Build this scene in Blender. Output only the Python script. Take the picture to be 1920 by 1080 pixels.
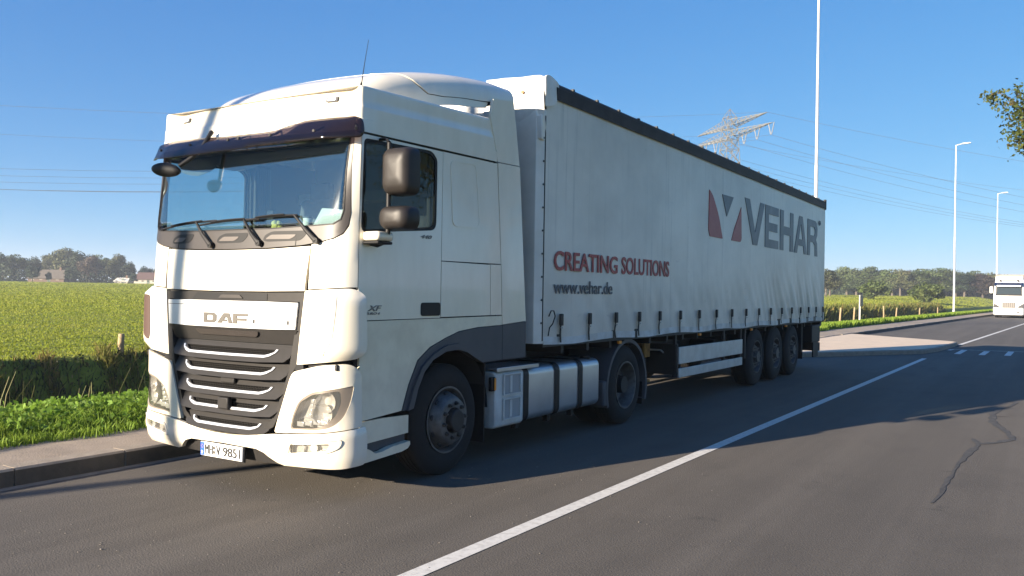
import bpy, bmesh, math, random
import numpy as np
from mathutils import Vector, Matrix, geometry

random.seed(7)
rng = np.random.default_rng(7)
PI = math.pi
sc = bpy.context.scene
for o in list(bpy.data.objects):
    bpy.data.objects.remove(o)

# ------------------------------------------------------------------ camera, sky, sun, exposure
CAM = Vector((5.8256, -4.8031, 1.6801))
cr = Vector((0.84546562, 0.53378405, 0.01620104))
cu = Vector((-0.01150764, -0.01211999, 0.99986033))
cf = Vector((-0.53390585, 0.84553397, 0.00410444))
cd = bpy.data.cameras.new('camera')
cd.sensor_width = 36.0
cd.lens = 36.0 * 1598.88 / 1920.0
cd.clip_start = 0.05
cd.clip_end = 6000
cam = bpy.data.objects.new('camera', cd)
sc.collection.objects.link(cam)
M = Matrix.Identity(4)
for i in range(3):
    M[i][0], M[i][1], M[i][2], M[i][3] = cr[i], cu[i], -cf[i], CAM[i]
cam.matrix_world = M
sc.camera = cam

SUN_EL = math.radians(14.5)
SUN_AZ = math.radians(20.0)          # shadows fall 20 degrees off the lorry's axis, towards its left rear
sund = Vector((-math.sin(SUN_AZ) * math.cos(SUN_EL), -math.cos(SUN_AZ) * math.cos(SUN_EL), math.sin(SUN_EL)))
world = bpy.data.worlds.new('World')
sc.world = world
world.use_nodes = True
wn = world.node_tree
bg = wn.nodes['Background']
sky = wn.nodes.new('ShaderNodeTexSky')
sky.sky_type = 'NISHITA'
sky.sun_disc = False
sky.sun_elevation = SUN_EL
sky.sun_rotation = math.atan2(sund.x, sund.y)
sky.altitude = 0
sky.air_density = 0.6
sky.dust_density = 0.2
sky.ozone_density = 5.0
# one colour grade for the whole sky (the phone's saturated blue)
sx = wn.nodes.new('ShaderNodeSeparateColor'); cx0 = wn.nodes.new('ShaderNodeCombineColor')
wn.links.new(sky.outputs[0], sx.inputs[0])
SKY_K = 0.165
for i, (gm, kk) in enumerate(((1.06, 1.18), (.66, 1.08), (.36, 1.20))):
    a = wn.nodes.new('ShaderNodeMath'); a.operation = 'MULTIPLY'; a.inputs[1].default_value = SKY_K
    b = wn.nodes.new('ShaderNodeMath'); b.operation = 'POWER'; b.inputs[1].default_value = gm
    c = wn.nodes.new('ShaderNodeMath'); c.operation = 'MULTIPLY'; c.inputs[1].default_value = kk / SKY_K
    wn.links.new(sx.outputs[i], a.inputs[0]); wn.links.new(a.outputs[0], b.inputs[0]); wn.links.new(b.outputs[0], c.inputs[0]); wn.links.new(c.outputs[0], cx0.inputs[i])
wn.links.new(cx0.outputs[0], bg.inputs[0])
EXPO = 1.75
bg.inputs[1].default_value = .76 * SKY_K / 2 ** EXPO
sl = bpy.data.lights.new('sun', 'SUN')
sl.energy = 5.0
sl.angle = math.radians(0.53)
sl.color = (1.0, 0.86, 0.68)
so = bpy.data.objects.new('sun', sl)
sc.collection.objects.link(so)
so.rotation_euler = sund.to_track_quat('Z', 'Y').to_euler()
so.location = (-20, -60, 30)
sc.view_settings.view_transform = 'Standard'
sc.view_settings.look = 'None'
sc.view_settings.exposure = EXPO
sc.view_settings.gamma = 1.0
sc.view_settings.use_curve_mapping = False
sc.cycles.use_denoising = True
sc.cycles.max_bounces = 8
sc.cycles.transparent_max_bounces = 24
sc.cycles.sample_clamp_indirect = 6.0
sc.cycles.caustics_reflective = False
sc.cycles.caustics_refractive = False

# ------------------------------------------------------------------ helpers
COL = sc.collection


def tag(o, label=None, cat=None, group=None, kind=None):
    if label: o['label'] = label
    if cat: o['category'] = cat
    if group: o['group'] = group
    if kind: o['kind'] = kind
    return o


def thing(name, label, cat, loc=(0, 0, 0), rz=0, group=None):
    o = bpy.data.objects.new(name, None)
    o.empty_display_size = .2
    COL.objects.link(o)
    o.location = loc
    o.rotation_euler = (0, 0, rz)
    return tag(o, label, cat, group)


def link_mesh(name, me, mat=None, parent=None, loc=None):
    o = bpy.data.objects.new(name, me)
    COL.objects.link(o)
    if mat is not None:
        for m in (mat if isinstance(mat, (list, tuple)) else [mat]):
            me.materials.append(m)
    if parent is not None: o.parent = parent
    if loc is not None: o.location = loc
    return o


def shade(me, ang):
    if ang is None: return
    me.polygons.foreach_set('use_smooth', [True] * len(me.polygons))
    if ang < 180:
        me.set_sharp_from_angle(angle=math.radians(ang))


def mesh(name, V, F, mat, parent=None, smooth=None, mi=None, fix=True, bevel=0, seg=2, loc=None):
    me = bpy.data.meshes.new(name)
    me.from_pydata([tuple(v) for v in V], [], [tuple(f) for f in F])
    if mi is not None: me.polygons.foreach_set('material_index', mi)
    if fix:
        bm = bmesh.new()
        bm.from_mesh(me)
        bmesh.ops.recalc_face_normals(bm, faces=bm.faces)
        bm.to_mesh(me)
        bm.free()
    me.update()
    shade(me, smooth)
    o = link_mesh(name, me, mat, parent, loc)
    if bevel:
        b = o.modifiers.new('bevel', 'BEVEL')
        b.width = bevel
        b.segments = seg
        b.limit_method = 'ANGLE'
        b.angle_limit = math.radians(40)
        b.harden_normals = False
        if smooth is None: shade(me, 40)
    return o


def npmesh(name, V, F, mat, parent=None, smooth=None, loc=None):
    V = np.asarray(V, np.float32); F = np.asarray(F, np.int32)
    me = bpy.data.meshes.new(name)
    k = F.shape[1]
    me.vertices.add(len(V)); me.vertices.foreach_set('co', V.ravel())
    me.loops.add(F.size); me.loops.foreach_set('vertex_index', F.ravel())
    me.polygons.add(len(F)); me.polygons.foreach_set('loop_start', np.arange(0, F.size, k, dtype=np.int32))
    try: me.polygons.foreach_set('loop_total', np.full(len(F), k, np.int32))
    except Exception: pass
    me.update(calc_edges=True)
    shade(me, smooth)
    return link_mesh(name, me, mat, parent, loc)


class MB:
    def __init__(s): s.V = []; s.F = []

    def add(s, V, F):
        n = len(s.V)
        s.V += [tuple(v) for v in V]
        s.F += [tuple(i + n for i in f) for f in F]
        return s

    def box(s, c, d, rot=None):
        x, y, z = d[0] / 2, d[1] / 2, d[2] / 2
        V = [Vector(v) for v in ((-x, -y, -z), (x, -y, -z), (x, y, -z), (-x, y, -z), (-x, -y, z), (x, -y, z), (x, y, z), (-x, y, z))]
        if rot is not None: V = [rot @ v for v in V]
        V = [v + Vector(c) for v in V]
        return s.add(V, [(3, 2, 1, 0), (4, 5, 6, 7), (0, 1, 5, 4), (1, 2, 6, 5), (2, 3, 7, 6), (3, 0, 4, 7)])

    def bb(s, x0, x1, y0, y1, z0, z1):
        return s.box(((x0 + x1) / 2, (y0 + y1) / 2, (z0 + z1) / 2), (x1 - x0, y1 - y0, z1 - z0))

    def cyl(s, a, b, r0, r1=None, n=12, cap=True):
        a = Vector(a); b = Vector(b); r1 = r0 if r1 is None else r1
        d = (b - a).normalized()
        u = d.orthogonal().normalized(); w = d.cross(u)
        V = []; F = []
        for p, r in ((a, r0), (b, r1)):
            for i in range(n):
                t = 2 * PI * i / n
                V.append(p + (u * math.cos(t) + w * math.sin(t)) * r)
        for i in range(n):
            j = (i + 1) % n
            F.append((i, j, n + j, n + i))
        if cap: F += [tuple(range(n))[::-1], tuple(range(n, 2 * n))]
        return s.add(V, F)

    def tube(s, P, r, n=8):
        P = [Vector(p) for p in P]
        rs = r if isinstance(r, (list, tuple)) else [r] * len(P)
        V = []; F = []
        up = None
        for k, p in enumerate(P):
            t = (P[min(k + 1, len(P) - 1)] - P[max(k - 1, 0)]).normalized()
            if up is None: up = t.orthogonal().normalized()
            up = (up - t * up.dot(t)).normalized()
            w = t.cross(up)
            for i in range(n):
                a = 2 * PI * i / n
                V.append(p + (up * math.cos(a) + w * math.sin(a)) * rs[k])
        for k in range(len(P) - 1):
            for i in range(n):
                j = (i + 1) % n
                F.append((k * n + i, k * n + j, (k + 1) * n + j, (k + 1) * n + i))
        F += [tuple(range(n))[::-1], tuple(range((len(P) - 1) * n, len(P) * n))]
        return s.add(V, F)

    def prism(s, poly, axis, a0, a1):
        # poly: list of 2d points in the other two axes (in order x,y,z without axis)
        def P(q, a):
            v = [q[0], q[1]]
            v.insert(axis, a)
            return tuple(v)
        n = len(poly)
        V = [P(q, a0) for q in poly] + [P(q, a1) for q in poly]
        F = [tuple(range(n))[::-1], tuple(range(n, 2 * n))] + [(i, (i + 1) % n, n + (i + 1) % n, n + i) for i in range(n)]
        return s.add(V, F)

    def lathe(s, prof, c, axis=0, n=40, sg=1):
        # prof: list of (axial, radius), axis x
        V = []; F = []
        for (a, r) in prof:
            for i in range(n):
                t = 2 * PI * i / n
                p = [0, 0, 0]
                p[axis] = c[axis] + a * sg
                p[(axis + 1) % 3] = c[(axis + 1) % 3] + r * math.cos(t)
                p[(axis + 2) % 3] = c[(axis + 2) % 3] + r * math.sin(t)
                V.append(p)
        for k in range(len(prof) - 1):
            for i in range(n):
                j = (i + 1) % n
                F.append((k * n + i, k * n + j, (k + 1) * n + j, (k + 1) * n + i))
        return s.add(V, F)

    def build(s, name, mat, parent=None, smooth=None, bevel=0, seg=2, fix=True, loc=None):
        return mesh(name, s.V, s.F, mat, parent, smooth, bevel=bevel, seg=seg, fix=fix, loc=loc)


def hermite(xs, ys):
    xs = np.array(xs, float); ys = np.array(ys, float)
    d = np.diff(ys) / np.diff(xs)
    m = np.zeros(len(xs))
    m[0], m[-1] = d[0], d[-1]
    for i in range(1, len(xs) - 1):
        m[i] = 0 if d[i - 1] * d[i] <= 0 else 2 * d[i - 1] * d[i] / (d[i - 1] + d[i])

    def f(x):
        x = min(max(x, xs[0]), xs[-1])
        i = int(min(max(np.searchsorted(xs, x) - 1, 0), len(xs) - 2))
        h = xs[i + 1] - xs[i]; t = (x - xs[i]) / h
        return float((2 * t**3 - 3 * t**2 + 1) * ys[i] + (t**3 - 2 * t**2 + t) * h * m[i] + (-2 * t**3 + 3 * t**2) * ys[i + 1] + (t**3 - t**2) * h * m[i + 1])
    return f


def rounded(poly, r, n=5):
    out = []
    N = len(poly)
    rr = r if isinstance(r, (list, tuple)) else [r] * N
    for i in range(N):
        p = Vector(poly[i]); a = Vector(poly[i - 1]); b = Vector(poly[(i + 1) % N])
        if rr[i] <= 0:
            out.append(tuple(p)); continue
        ra = min(rr[i], (a - p).length * .45); rb = min(rr[i], (b - p).length * .45)
        A = p + (a - p).normalized() * ra; B = p + (b - p).normalized() * rb
        for k in range(n + 1):
            t = k / n
            out.append(tuple(A * (1 - t)**2 + p * 2 * t * (1 - t) + B * t * t))
    return out


def dens(poly, h):
    out = []
    for i in range(len(poly)):
        a = np.array(poly[i], float); b = np.array(poly[(i + 1) % len(poly)], float)
        n = max(1, int(math.ceil(np.hypot(*(b - a)) / h)))
        for k in range(n): out.append(tuple(a + (b - a) * k / n))
    return out


def inside(P, poly):
    P = np.asarray(P); x, y = P[:, 0], P[:, 1]
    c = np.zeros(len(P), bool)
    for i in range(len(poly)):
        x0, y0 = poly[i - 1]; x1, y1 = poly[i]
        if y0 == y1: continue
        m = ((y0 > y) != (y1 > y)) & (x < (x1 - x0) * (y - y0) / (y1 - y0) + x0)
        c ^= m
    return c


def panel(name, poly, mat, parent, S, off=0.0, th=.02, holes=(), res=.055, smooth=38, loc=None):
    """a sheet of thickness th lying on the surface S(u, v, offset), cut to poly minus holes"""
    loops = [dens(poly, res)] + [dens(h, res) for h in holes]
    pts = []; edges = []
    for L in loops:
        n0 = len(pts); pts += L
        edges += [(n0 + i, n0 + (i + 1) % len(L)) for i in range(len(L))]
    A = np.array(poly)
    u0, v0 = A.min(0); u1, v1 = A.max(0)
    g = [(u, v) for u in np.arange(u0 + res * .53, u1, res) for v in np.arange(v0 + res * .57, v1, res)]
    if g:
        B = np.array([q for L in loops for q in L])
        g = np.array(g)
        d = np.sqrt(((g[:, None, :] - B[None]) ** 2).sum(2)).min(1)
        g = g[d > res * .4]
        k = inside(g, poly)
        for h in holes: k &= ~inside(g, h)
        pts += [tuple(q) for q in g[k]]
    r = geometry.delaunay_2d_cdt([Vector(q) for q in pts], edges, [], 0, 1e-6)
    vs = np.array([tuple(v) for v in r[0]]); fs = r[2]
    cen = np.array([vs[list(f)].mean(0) for f in fs])
    k = inside(cen, poly)
    for h in holes: k &= ~inside(cen, h)
    fs = [tuple(f) for f, q in zip(fs, k) if q]
    of = off if callable(off) else (lambda u, v: off)
    used = sorted({i for f in fs for i in f}); mp = {j: i for i, j in enumerate(used)}
    fs = [tuple(mp[i] for i in f) for f in fs]
    n = len(used)
    V = [S(vs[j][0], vs[j][1], of(*vs[j])) for j in used] + [S(vs[j][0], vs[j][1], of(*vs[j]) - th) for j in used]
    ec = {}
    for f in fs:
        for i in range(3):
            a, b = f[i], f[(i + 1) % 3]
            if (b, a) in ec: ec[(b, a)] = None
            else: ec[(a, b)] = 1
    F = list(fs) + [tuple(i + n for i in f[::-1]) for f in fs]
    for e, q in ec.items():
        if q: F.append((e[1], e[0], e[0] + n, e[1] + n))
    return mesh(name, V, F, mat, parent, smooth, loc=loc)


def text(name, body, mat, parent, org, right, up, width, height, bold=0.0, ext=.004, shear=0.0):
    """flat lettering fitted into a box: org = lower left corner"""
    c = bpy.data.curves.new(name, 'FONT')
    c.body = body; c.offset = bold; c.extrude = .01; c.shear = shear; c.resolution_u = 4
    o = bpy.data.objects.new(name, c)
    COL.objects.link(o)
    dg = bpy.context.evaluated_depsgraph_get()
    me = bpy.data.meshes.new_from_object(o.evaluated_get(dg))
    bpy.data.objects.remove(o)
    P = np.empty(len(me.vertices) * 3, np.float32); me.vertices.foreach_get('co', P); P = P.reshape(-1, 3)
    lo, hi = P.min(0), P.max(0)
    right = np.array(Vector(right).normalized()); up = np.array(Vector(up).normalized()); nrm = np.cross(right, up)
    q = (P - lo) / np.maximum(hi - lo, 1e-6)
    W = np.array(org) + q[:, :1] * width * right + q[:, 1:2] * height * up + q[:, 2:3] * ext * nrm
    me.vertices.foreach_set('co', W.astype(np.float32).ravel()); me.update()
    me.materials.clear()
    me.name = name
    return link_mesh(name, me, mat, parent)


# ------------------------------------------------------------------ materials
def nm(name):
    m = bpy.data.materials.new(name); m.use_nodes = True
    return m, m.node_tree.nodes, m.node_tree.links, m.node_tree.nodes['Principled BSDF']


def c4(c): return (c[0], c[1], c[2], 1)


def pm(name, col, rough=.5, metal=0., coat=0., col2=None, ns=3., amt=1., bump=0., bs=40., stretch=(1, 1, 1), spec=.5, lo=.35, hi=.7, sheen=0, rnd=0):
    m, N, L, b = nm(name)
    b.inputs['Base Color'].default_value = c4(col)
    b.inputs['Roughness'].default_value = rough
    b.inputs['Metallic'].default_value = metal
    b.inputs['Specular IOR Level'].default_value = spec
    if coat:
        b.inputs['Coat Weight'].default_value = coat
        b.inputs['Coat Roughness'].default_value = .06
    tc = N.new('ShaderNodeTexCoord'); mp = N.new('ShaderNodeMapping')
    mp.inputs['Scale'].default_value = stretch
    L.new(tc.outputs['Object'], mp.inputs[0])
    if col2 is not None:
        t = N.new('ShaderNodeTexNoise'); t.inputs['Scale'].default_value = ns; t.inputs['Detail'].default_value = 8; t.inputs['Roughness'].default_value = .62
        L.new(mp.outputs[0], t.inputs[0])
        r = N.new('ShaderNodeMapRange'); r.inputs[1].default_value = lo; r.inputs[2].default_value = hi; r.inputs[4].default_value = amt
        L.new(t.outputs[0], r.inputs[0])
        x = N.new('ShaderNodeMix'); x.data_type = 'RGBA'
        x.inputs[6].default_value = c4(col); x.inputs[7].default_value = c4(col2)
        L.new(r.outputs[0], x.inputs[0]); L.new(x.outputs[2], b.inputs['Base Color'])
        if rnd:
            oi = N.new('ShaderNodeObjectInfo'); hs = N.new('ShaderNodeHueSaturation')
            q = N.new('ShaderNodeMapRange'); q.inputs[3].default_value = 1 - rnd; q.inputs[4].default_value = 1 + rnd
            L.new(oi.outputs['Random'], q.inputs[0]); L.new(q.outputs[0], hs.inputs['Value'])
            L.new(x.outputs[2], hs.inputs['Color']); L.new(hs.outputs[0], b.inputs['Base Color'])
    if bump:
        t2 = N.new('ShaderNodeTexNoise'); t2.inputs['Scale'].default_value = bs; t2.inputs['Detail'].default_value = 5
        L.new(mp.outputs[0], t2.inputs[0])
        bp = N.new('ShaderNodeBump'); bp.inputs['Strength'].default_value = bump; bp.inputs['Distance'].default_value = .02
        L.new(t2.outputs[0], bp.inputs['Height']); L.new(bp.outputs[0], b.inputs['Normal'])
    return m


def glassmat(name, tint, refl=1.0, rough=.0, clear=1.0, base=(.01, .01, .01), f0=.05):
    """thin pane: clear part, dark tinted part and mirror reflection by Fresnel"""
    m, N, L, b = nm(name)
    N.remove(b)
    out = N['Material Output']
    tr = N.new('ShaderNodeBsdfTransparent'); tr.inputs[0].default_value = c4(tint)
    df = N.new('ShaderNodeBsdfDiffuse'); df.inputs[0].default_value = c4(base)
    gl = N.new('ShaderNodeBsdfGlossy'); gl.inputs['Roughness'].default_value = rough
    a = N.new('ShaderNodeMixShader'); a.inputs[0].default_value = clear
    L.new(df.outputs[0], a.inputs[1]); L.new(tr.outputs[0], a.inputs[2])
    lw = N.new('ShaderNodeLayerWeight'); lw.inputs[0].default_value = .5
    p5 = N.new('ShaderNodeMath'); p5.operation = 'POWER'; p5.inputs[1].default_value = 4.5
    L.new(lw.outputs['Facing'], p5.inputs[0])
    mu = N.new('ShaderNodeMath'); mu.operation = 'MULTIPLY_ADD'; mu.inputs[1].default_value = .9 * refl; mu.inputs[2].default_value = f0 * refl; mu.use_clamp = True
    L.new(p5.outputs[0], mu.inputs[0])
    x = N.new('ShaderNodeMixShader')
    L.new(mu.outputs[0], x.inputs[0]); L.new(a.outputs[0], x.inputs[1]); L.new(gl.outputs[0], x.inputs[2])
    L.new(x.outputs[0], out.inputs[0])
    return m


WHITE = pm('cab_paint', (.81, .75, .62), .26, coat=.8, col2=(.67, .60, .47), ns=2.2, amt=.8, lo=.40, hi=.78, stretch=(1, 1, .35))
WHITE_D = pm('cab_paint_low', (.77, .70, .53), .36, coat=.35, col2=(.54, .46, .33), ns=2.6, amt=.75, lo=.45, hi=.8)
SILVER = pm('badge_silver', (.70, .71, .72), .3, metal=.25, coat=.3)
DGREY = pm('grille_plastic', (.024, .0225, .0215), .5, col2=(.034, .031, .030), ns=9, amt=.6, spec=.22)
DBROWN = pm('cowl_plastic', (.030, .025, .023), .45, col2=(.042, .035, .032), ns=7, amt=.6)
ARCH = pm('arch_plastic', (.052, .054, .062), .55, col2=(.085, .083, .085), ns=4, amt=.6)
BLACK = pm('black_trim', (.010, .010, .011), .55, spec=.3)
MIRR = pm('mirror_plastic', (.016, .0135, .0125), .5, col2=(.024, .020, .018), ns=9, spec=.4)
DARK = pm('dark_inside', (.02, .02, .022), .8)
SEAM = pm('panel_gap', (.035, .034, .033), .8)
RUBBER = pm('tyre_rubber', (.007, .007, .007), .85, col2=(.016, .015, .014), ns=14, amt=.5, bump=.2, bs=80)
RIM = pm('rim_steel', (.15, .145, .14), .5, metal=.3, col2=(.05, .045, .04), ns=9, amt=.9)
RIMD = pm('rim_dark', (.045, .045, .045), .5, metal=.4, col2=(.16, .15, .14), ns=10, amt=.6)
CHROME = pm('strip_silver', (.84, .84, .83), .25, metal=.55)
ALU = pm('tank_aluminium', (.52, .55, .58), .34, metal=.75, col2=(.40, .42, .44), ns=3, amt=.6, bump=.03, bs=30)
ALU_D = pm('guard_aluminium', (.60, .61, .60), .42, metal=.45, col2=(.42, .41, .39), ns=5, amt=.7)
STEEL = pm('chassis_black', (.011, .011, .012), .6, col2=(.025, .023, .021), ns=6, amt=.6)
WGLASS = glassmat('windscreen_glass', (.88, .98, .98), 1.2, .045, f0=.19)
DGLASS = glassmat('driver_glass', (.42, .45, .45), .9)
SGLASS = glassmat('side_glass', (.78, .84, .84), 1.0)
VISOR = glassmat('visor_acrylic', (.45, .39, .41), .9, .08, .6, (.012, .009, .011))
LENS = glassmat('lamp_lens', (.97, .97, .96), 1.5, .02, .95, (.62, .60, .55), f0=.07)
CHROMEM = pm('lamp_reflector', (.85, .85, .85), .22, metal=.7)
GREYBEZ = pm('lamp_bezel', (.20, .17, .14), .45, metal=.2)
LAMPIN = pm('lamp_inner', (.50, .48, .44), .35, metal=.3)
AMBER = pm('amber_lens', (.8, .28, .03), .3)
REDL = pm('red_lens', (.45, .02, .02), .3)
BEIGE = pm('cab_lining', (.50, .50, .46), .8, col2=(.42, .42, .39), ns=5)
SEATM = pm('seat_fabric', (.10, .11, .12), .9, col2=(.15, .155, .16), ns=20)
DASH = pm('dashboard', (.09, .09, .088), .7)
PAPER = pm('paper', (.82, .82, .80), .8)
CYANP = pm('plate_white', (.82, .83, .80), .4)
PBLUE = pm('plate_blue', (.02, .10, .55), .4)
PBLACK = pm('plate_black', (.015, .015, .018), .5)
LGREY = pm('letter_grey', (.115, .105, .092), .4, metal=.2)
GOLDGR = pm('badge_script', (.16, .155, .15), .35, metal=.3)
RUST = pm('ochre_steel', (.42, .22, .05), .6, col2=(.16, .07, .025), ns=9)

# ------------------------------------------------------------------ the parked tractor unit (front bumper at y = 0, driver's side at +x)
CR, CXA, CRC, CY0 = 9.0, 1.023, .25, -.04
CT0 = math.asin(CXA / CR); CSA = CR * CT0; CSC = CSA + CRC * (PI / 2 - CT0)
cshift = hermite([.2, .32, .5, 1.2, 1.65, 2.05, 2.9, 3.1, 3.25, 3.4], [.07, .012, 0, 0, .004, .035, .17, .215, .26, .31])


def cplan(s):
    a = abs(s); g = 1 if s >= 0 else -1
    if a <= CSA:
        t = a / CR; x = CR * math.sin(t); y = CR * (1 - math.cos(t)); nx, ny = math.sin(t), -math.cos(t)
    elif a <= CSC:
        t = CT0 + (a - CSA) / CRC
        x = CXA + CRC * (math.sin(t) - math.sin(CT0)); y = CR * (1 - math.cos(CT0)) + CRC * (math.cos(CT0) - math.cos(t)); nx, ny = math.sin(t), -math.cos(t)
    else:
        x = CXA + CRC * (1 - math.sin(CT0)); y = CR * (1 - math.cos(CT0)) + CRC * math.cos(CT0) + a - CSC; nx, ny = 1, 0
    return g * x, y + CY0, g * nx, ny


def cabS(s, z, off=0.0):
    x, y, nx, ny = cplan(s)
    a = abs(s)
    w = 1 if a < CSA else max(0, 1 - (a - CSA) / (CSC - CSA))
    w = w * w * (3 - 2 * w) if a > CSA else 1
    return (x + nx * off, y + ny * off + cshift(z) * w, z)


YS = CSC - (CR * (1 - math.cos(CT0)) + CRC * math.cos(CT0) + CY0)       # s = y + YS on the flank


def sy(P): return [(y + YS, z) for y, z in P]


def flip(P): return [(-s, z) for s, z in P][::-1]


def both(P):
    return P + [(-s, z) for s, z in P[::-1] if abs(s) > 1e-6]


truck = thing('tractor_truck', 'cream white lorry cab with dark sun visor, in front of the grey curtain trailer', 'truck', (0, 0, 0))
# outlines on the skin (s = arc length round the nose from the centre, z = height)
win = rounded(sy([(.262, 2.847), (1.10, 2.872), (1.166, 2.82), (1.162, 2.235), (.244, 2.15)]), [.05, .06, .03, .07, .06])
win_o = rounded(sy([(.236, 2.872), (1.115, 2.896), (1.192, 2.83), (1.188, 2.208), (.220, 2.124)]), [.05, .06, .03, .08, .07])
gl = both([(0, 2.166), (.45, 2.166), (.87, 2.18), (1.08, 2.19), (1.145, 2.225), (1.165, 2.30), (1.152, 2.62), (1.162, 2.88), (0, 2.9)])
gl = [q for q in gl]
frame_o = both([(0, 1.998), (.434, 2.003), (.80, 2.022), (.975, 2.045), (1.10, 2.075), (1.18, 2.115), (1.222, 2.18), (1.236, 2.28), (1.212, 2.65), (1.222, 2.93), (0, 2.95)])
liner_back = 2.22
for sgn in (1, -1):
    f = (lambda P: P) if sgn > 0 else flip
    nmx = ''
    # door with window opening
    door = sy([(.206, 1.432), (1.262, 1.437), (1.266, 2.912), (.206, 2.903)])
    d = panel('door', f(door), WHITE, truck, cabS, 0, .025, holes=[f(win_o)])
    panel('window_seal', f(win_o), BLACK, d, cabS, -.004, .02, holes=[f(win)], res=.05)
    panel('window_pane', f(win), DGLASS if sgn > 0 else SGLASS, d, cabS, -.012, .004, res=.2)
    h0 = sy([(.985, 1.456), (1.262 - .005, 1.456), (1.257, 1.572), (.985, 1.572)])
    h0 = rounded(h0, .03)
    hp = panel('door_handle', f(h0), BLACK, d, cabS, .008, .012, res=.1)
    panel('side_panel', f(sy([(1.272, 1.945), (2.05, 1.948), (2.236, 1.95), (2.145, 2.925), (1.272, 2.914)])), WHITE, truck, cabS, 0, .025)
    emb = rounded(sy([(1.374, 2.854), (1.786, 2.880), (1.866, 2.270), (1.424, 2.262)]), .07)
    embi = rounded(sy([(1.390, 2.838), (1.770, 2.862), (1.848, 2.287), (1.440, 2.279)]), .06)
    panel('side_recess', f(embi), WHITE, truck, cabS, .0045, .004)
    panel('side_recess_rim', f(emb), WHITE, truck, cabS, .007, .007, holes=[f(embi)], res=.1)
    panel('locker_door', f(sy([(1.272, 1.443), (2.062, 1.448), (2.048, 1.934), (1.272, 1.937)])), WHITE, truck, cabS, .001, .025)
    panel('cab_corner_panel', f(sy([(2.072, 1.448), (2.268, 1.449), (2.238, 1.94), (2.058, 1.938)])), WHITE, truck, cabS, 0, .025)
    skirt = sy([(.222, 1.424), (2.268, 1.438), (2.272, 1.350), (1.85, 1.338), (1.55, 1.31), (1.346, 1.257), (1.12, 1.185), (.947, 1.08), (.83, .88), (.745, .668), (.230, .636)])
    panel('door_skirt', f(skirt), WHITE_D, truck, cabS, .003, .025)
    arch = [(.750, .664), (.833, .875), (.951, 1.075), (1.124, 1.180), (1.348, 1.252), (1.55, 1.304), (1.85, 1.332), (2.268, 1.344), (2.268, 1.006), (1.92, 1.0),
            (1.759, 1.062), (1.64, 1.115), (1.50, 1.145), (1.317, 1.134), (1.13, 1.07), (1.015, .979), (.93, .84), (.871, .677)]
    panel('wheel_arch_trim', f(sy(arch)), ARCH, truck, cabS, .012, .05)
    archlip = [(.80, .664), (.878, .86), (.985, 1.02), (1.15, 1.125), (1.34, 1.19), (1.52, 1.20), (1.68, 1.165), (1.80, 1.10), (1.90, 1.02), (1.92, .995),
               (1.759, 1.062), (1.64, 1.115), (1.50, 1.145), (1.317, 1.134), (1.13, 1.07), (1.015, .979), (.93, .84), (.871, .677)]
    panel('wheel_arch_lip', f(sy(archlip)), ARCH, truck, cabS, .035, .04)
    panel('rear_skirt', f(sy([(2.281, 1.006), (2.72, 1.006), (2.72, 1.372), (2.281, 1.346)])), ARCH, truck, cabS, .008, .03)
    # side fairing behind the cab: lower and upper plate
    panel('side_fairing', f(sy([(2.281, 1.353), (2.722, 1.38), (2.674, 1.83), (2.560, 2.945), (2.158, 2.935), (2.252, 1.83)])), WHITE, truck, cabS, .004, .03)
    panel('upper_fairing', f(sy([(2.156, 2.945), (2.557, 2.957), (2.47, 3.40), (2.425, 3.585), (2.06, 3.54), (2.02, 3.36), (2.11, 3.10)])), WHITE, truck, cabS, .0, .03)
    # front corner: pillar, deflector, lamp panel
    pil = [(.896, 1.672), (1.27, 1.692), (1.322, 1.692), (1.322, 2.905), (1.230, 2.92), (1.220, 2.65), (1.244, 2.28), (1.230, 2.17), (1.184, 2.106), (1.10, 2.066), (.975, 2.036), (.896, 2.026)]
    panel('corner_panel', f(pil), WHITE, truck, cabS, 0, .025)
    dfl = rounded([(.868, 1.660), (1.27, 1.684), (1.345, 1.655), (1.362, 1.21), (1.325, 1.135), (.965, 1.092), (.800, 1.074)], [.01, .05, .05, .08, .06, .05, .01])

    def dbulge(s, z):
        a = abs(s)
        e = min(1, max(0, (a - .86) / .30)); e = e * e * (3 - 2 * e)
        t = min(1, max(0, (z - 1.07) / .13)) * min(1, max(0, (1.70 - z) / .10)); t = t * t * (3 - 2 * t)
        return .006 + .075 * e * t
    D = panel('air_deflector', f(dfl), WHITE, truck, cabS, dbulge, .03, res=.04)
    if sgn < 0:
        panel('deflector_slot', flip(rounded([(1.045, 1.60), (1.125, 1.605), (1.12, 1.24), (1.05, 1.19), (1.035, 1.25)], .03)), pm('slot_brown', (.06, .03, .022), .6), D, cabS, lambda s, z: dbulge(s, z) + .003, .006, res=.04)
    if sgn > 0:
        gr = rounded([(1.118, 1.612), (1.150, 1.612), (1.146, 1.50), (1.128, 1.28), (1.075, 1.175), (.975, 1.145), (.97, 1.137), (1.08, 1.162), (1.140, 1.28), (1.158, 1.50), (1.163, 1.622), (1.118, 1.622)], .006)
        panel('deflector_crease', gr, WHITE, D, cabS, lambda s, z: dbulge(s, z) + .0025, .006, res=.04)
    lampo = rounded([(.752, .563), (.772, .665), (.836, .792), (.97, .868), (1.212, .912), (1.292, .928), (1.275, .82), (1.228, .688), (1.144, .606), (1.03, .578)], [.02, .05, .06, .06, .02, .02, .05, .06, .06, .06])
    lowc = rounded([(.782, 1.02), (1.08, 1.088), (1.262, 1.098), (1.350, 1.03), (1.362, .602), (1.02, .556), (.70, .528), (.585, .522), (.612, .61), (.68, .80), (.745, .985)], [.02, .08, .05, .05, .02, .05, .05, .02, .04, .1, .05])
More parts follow.
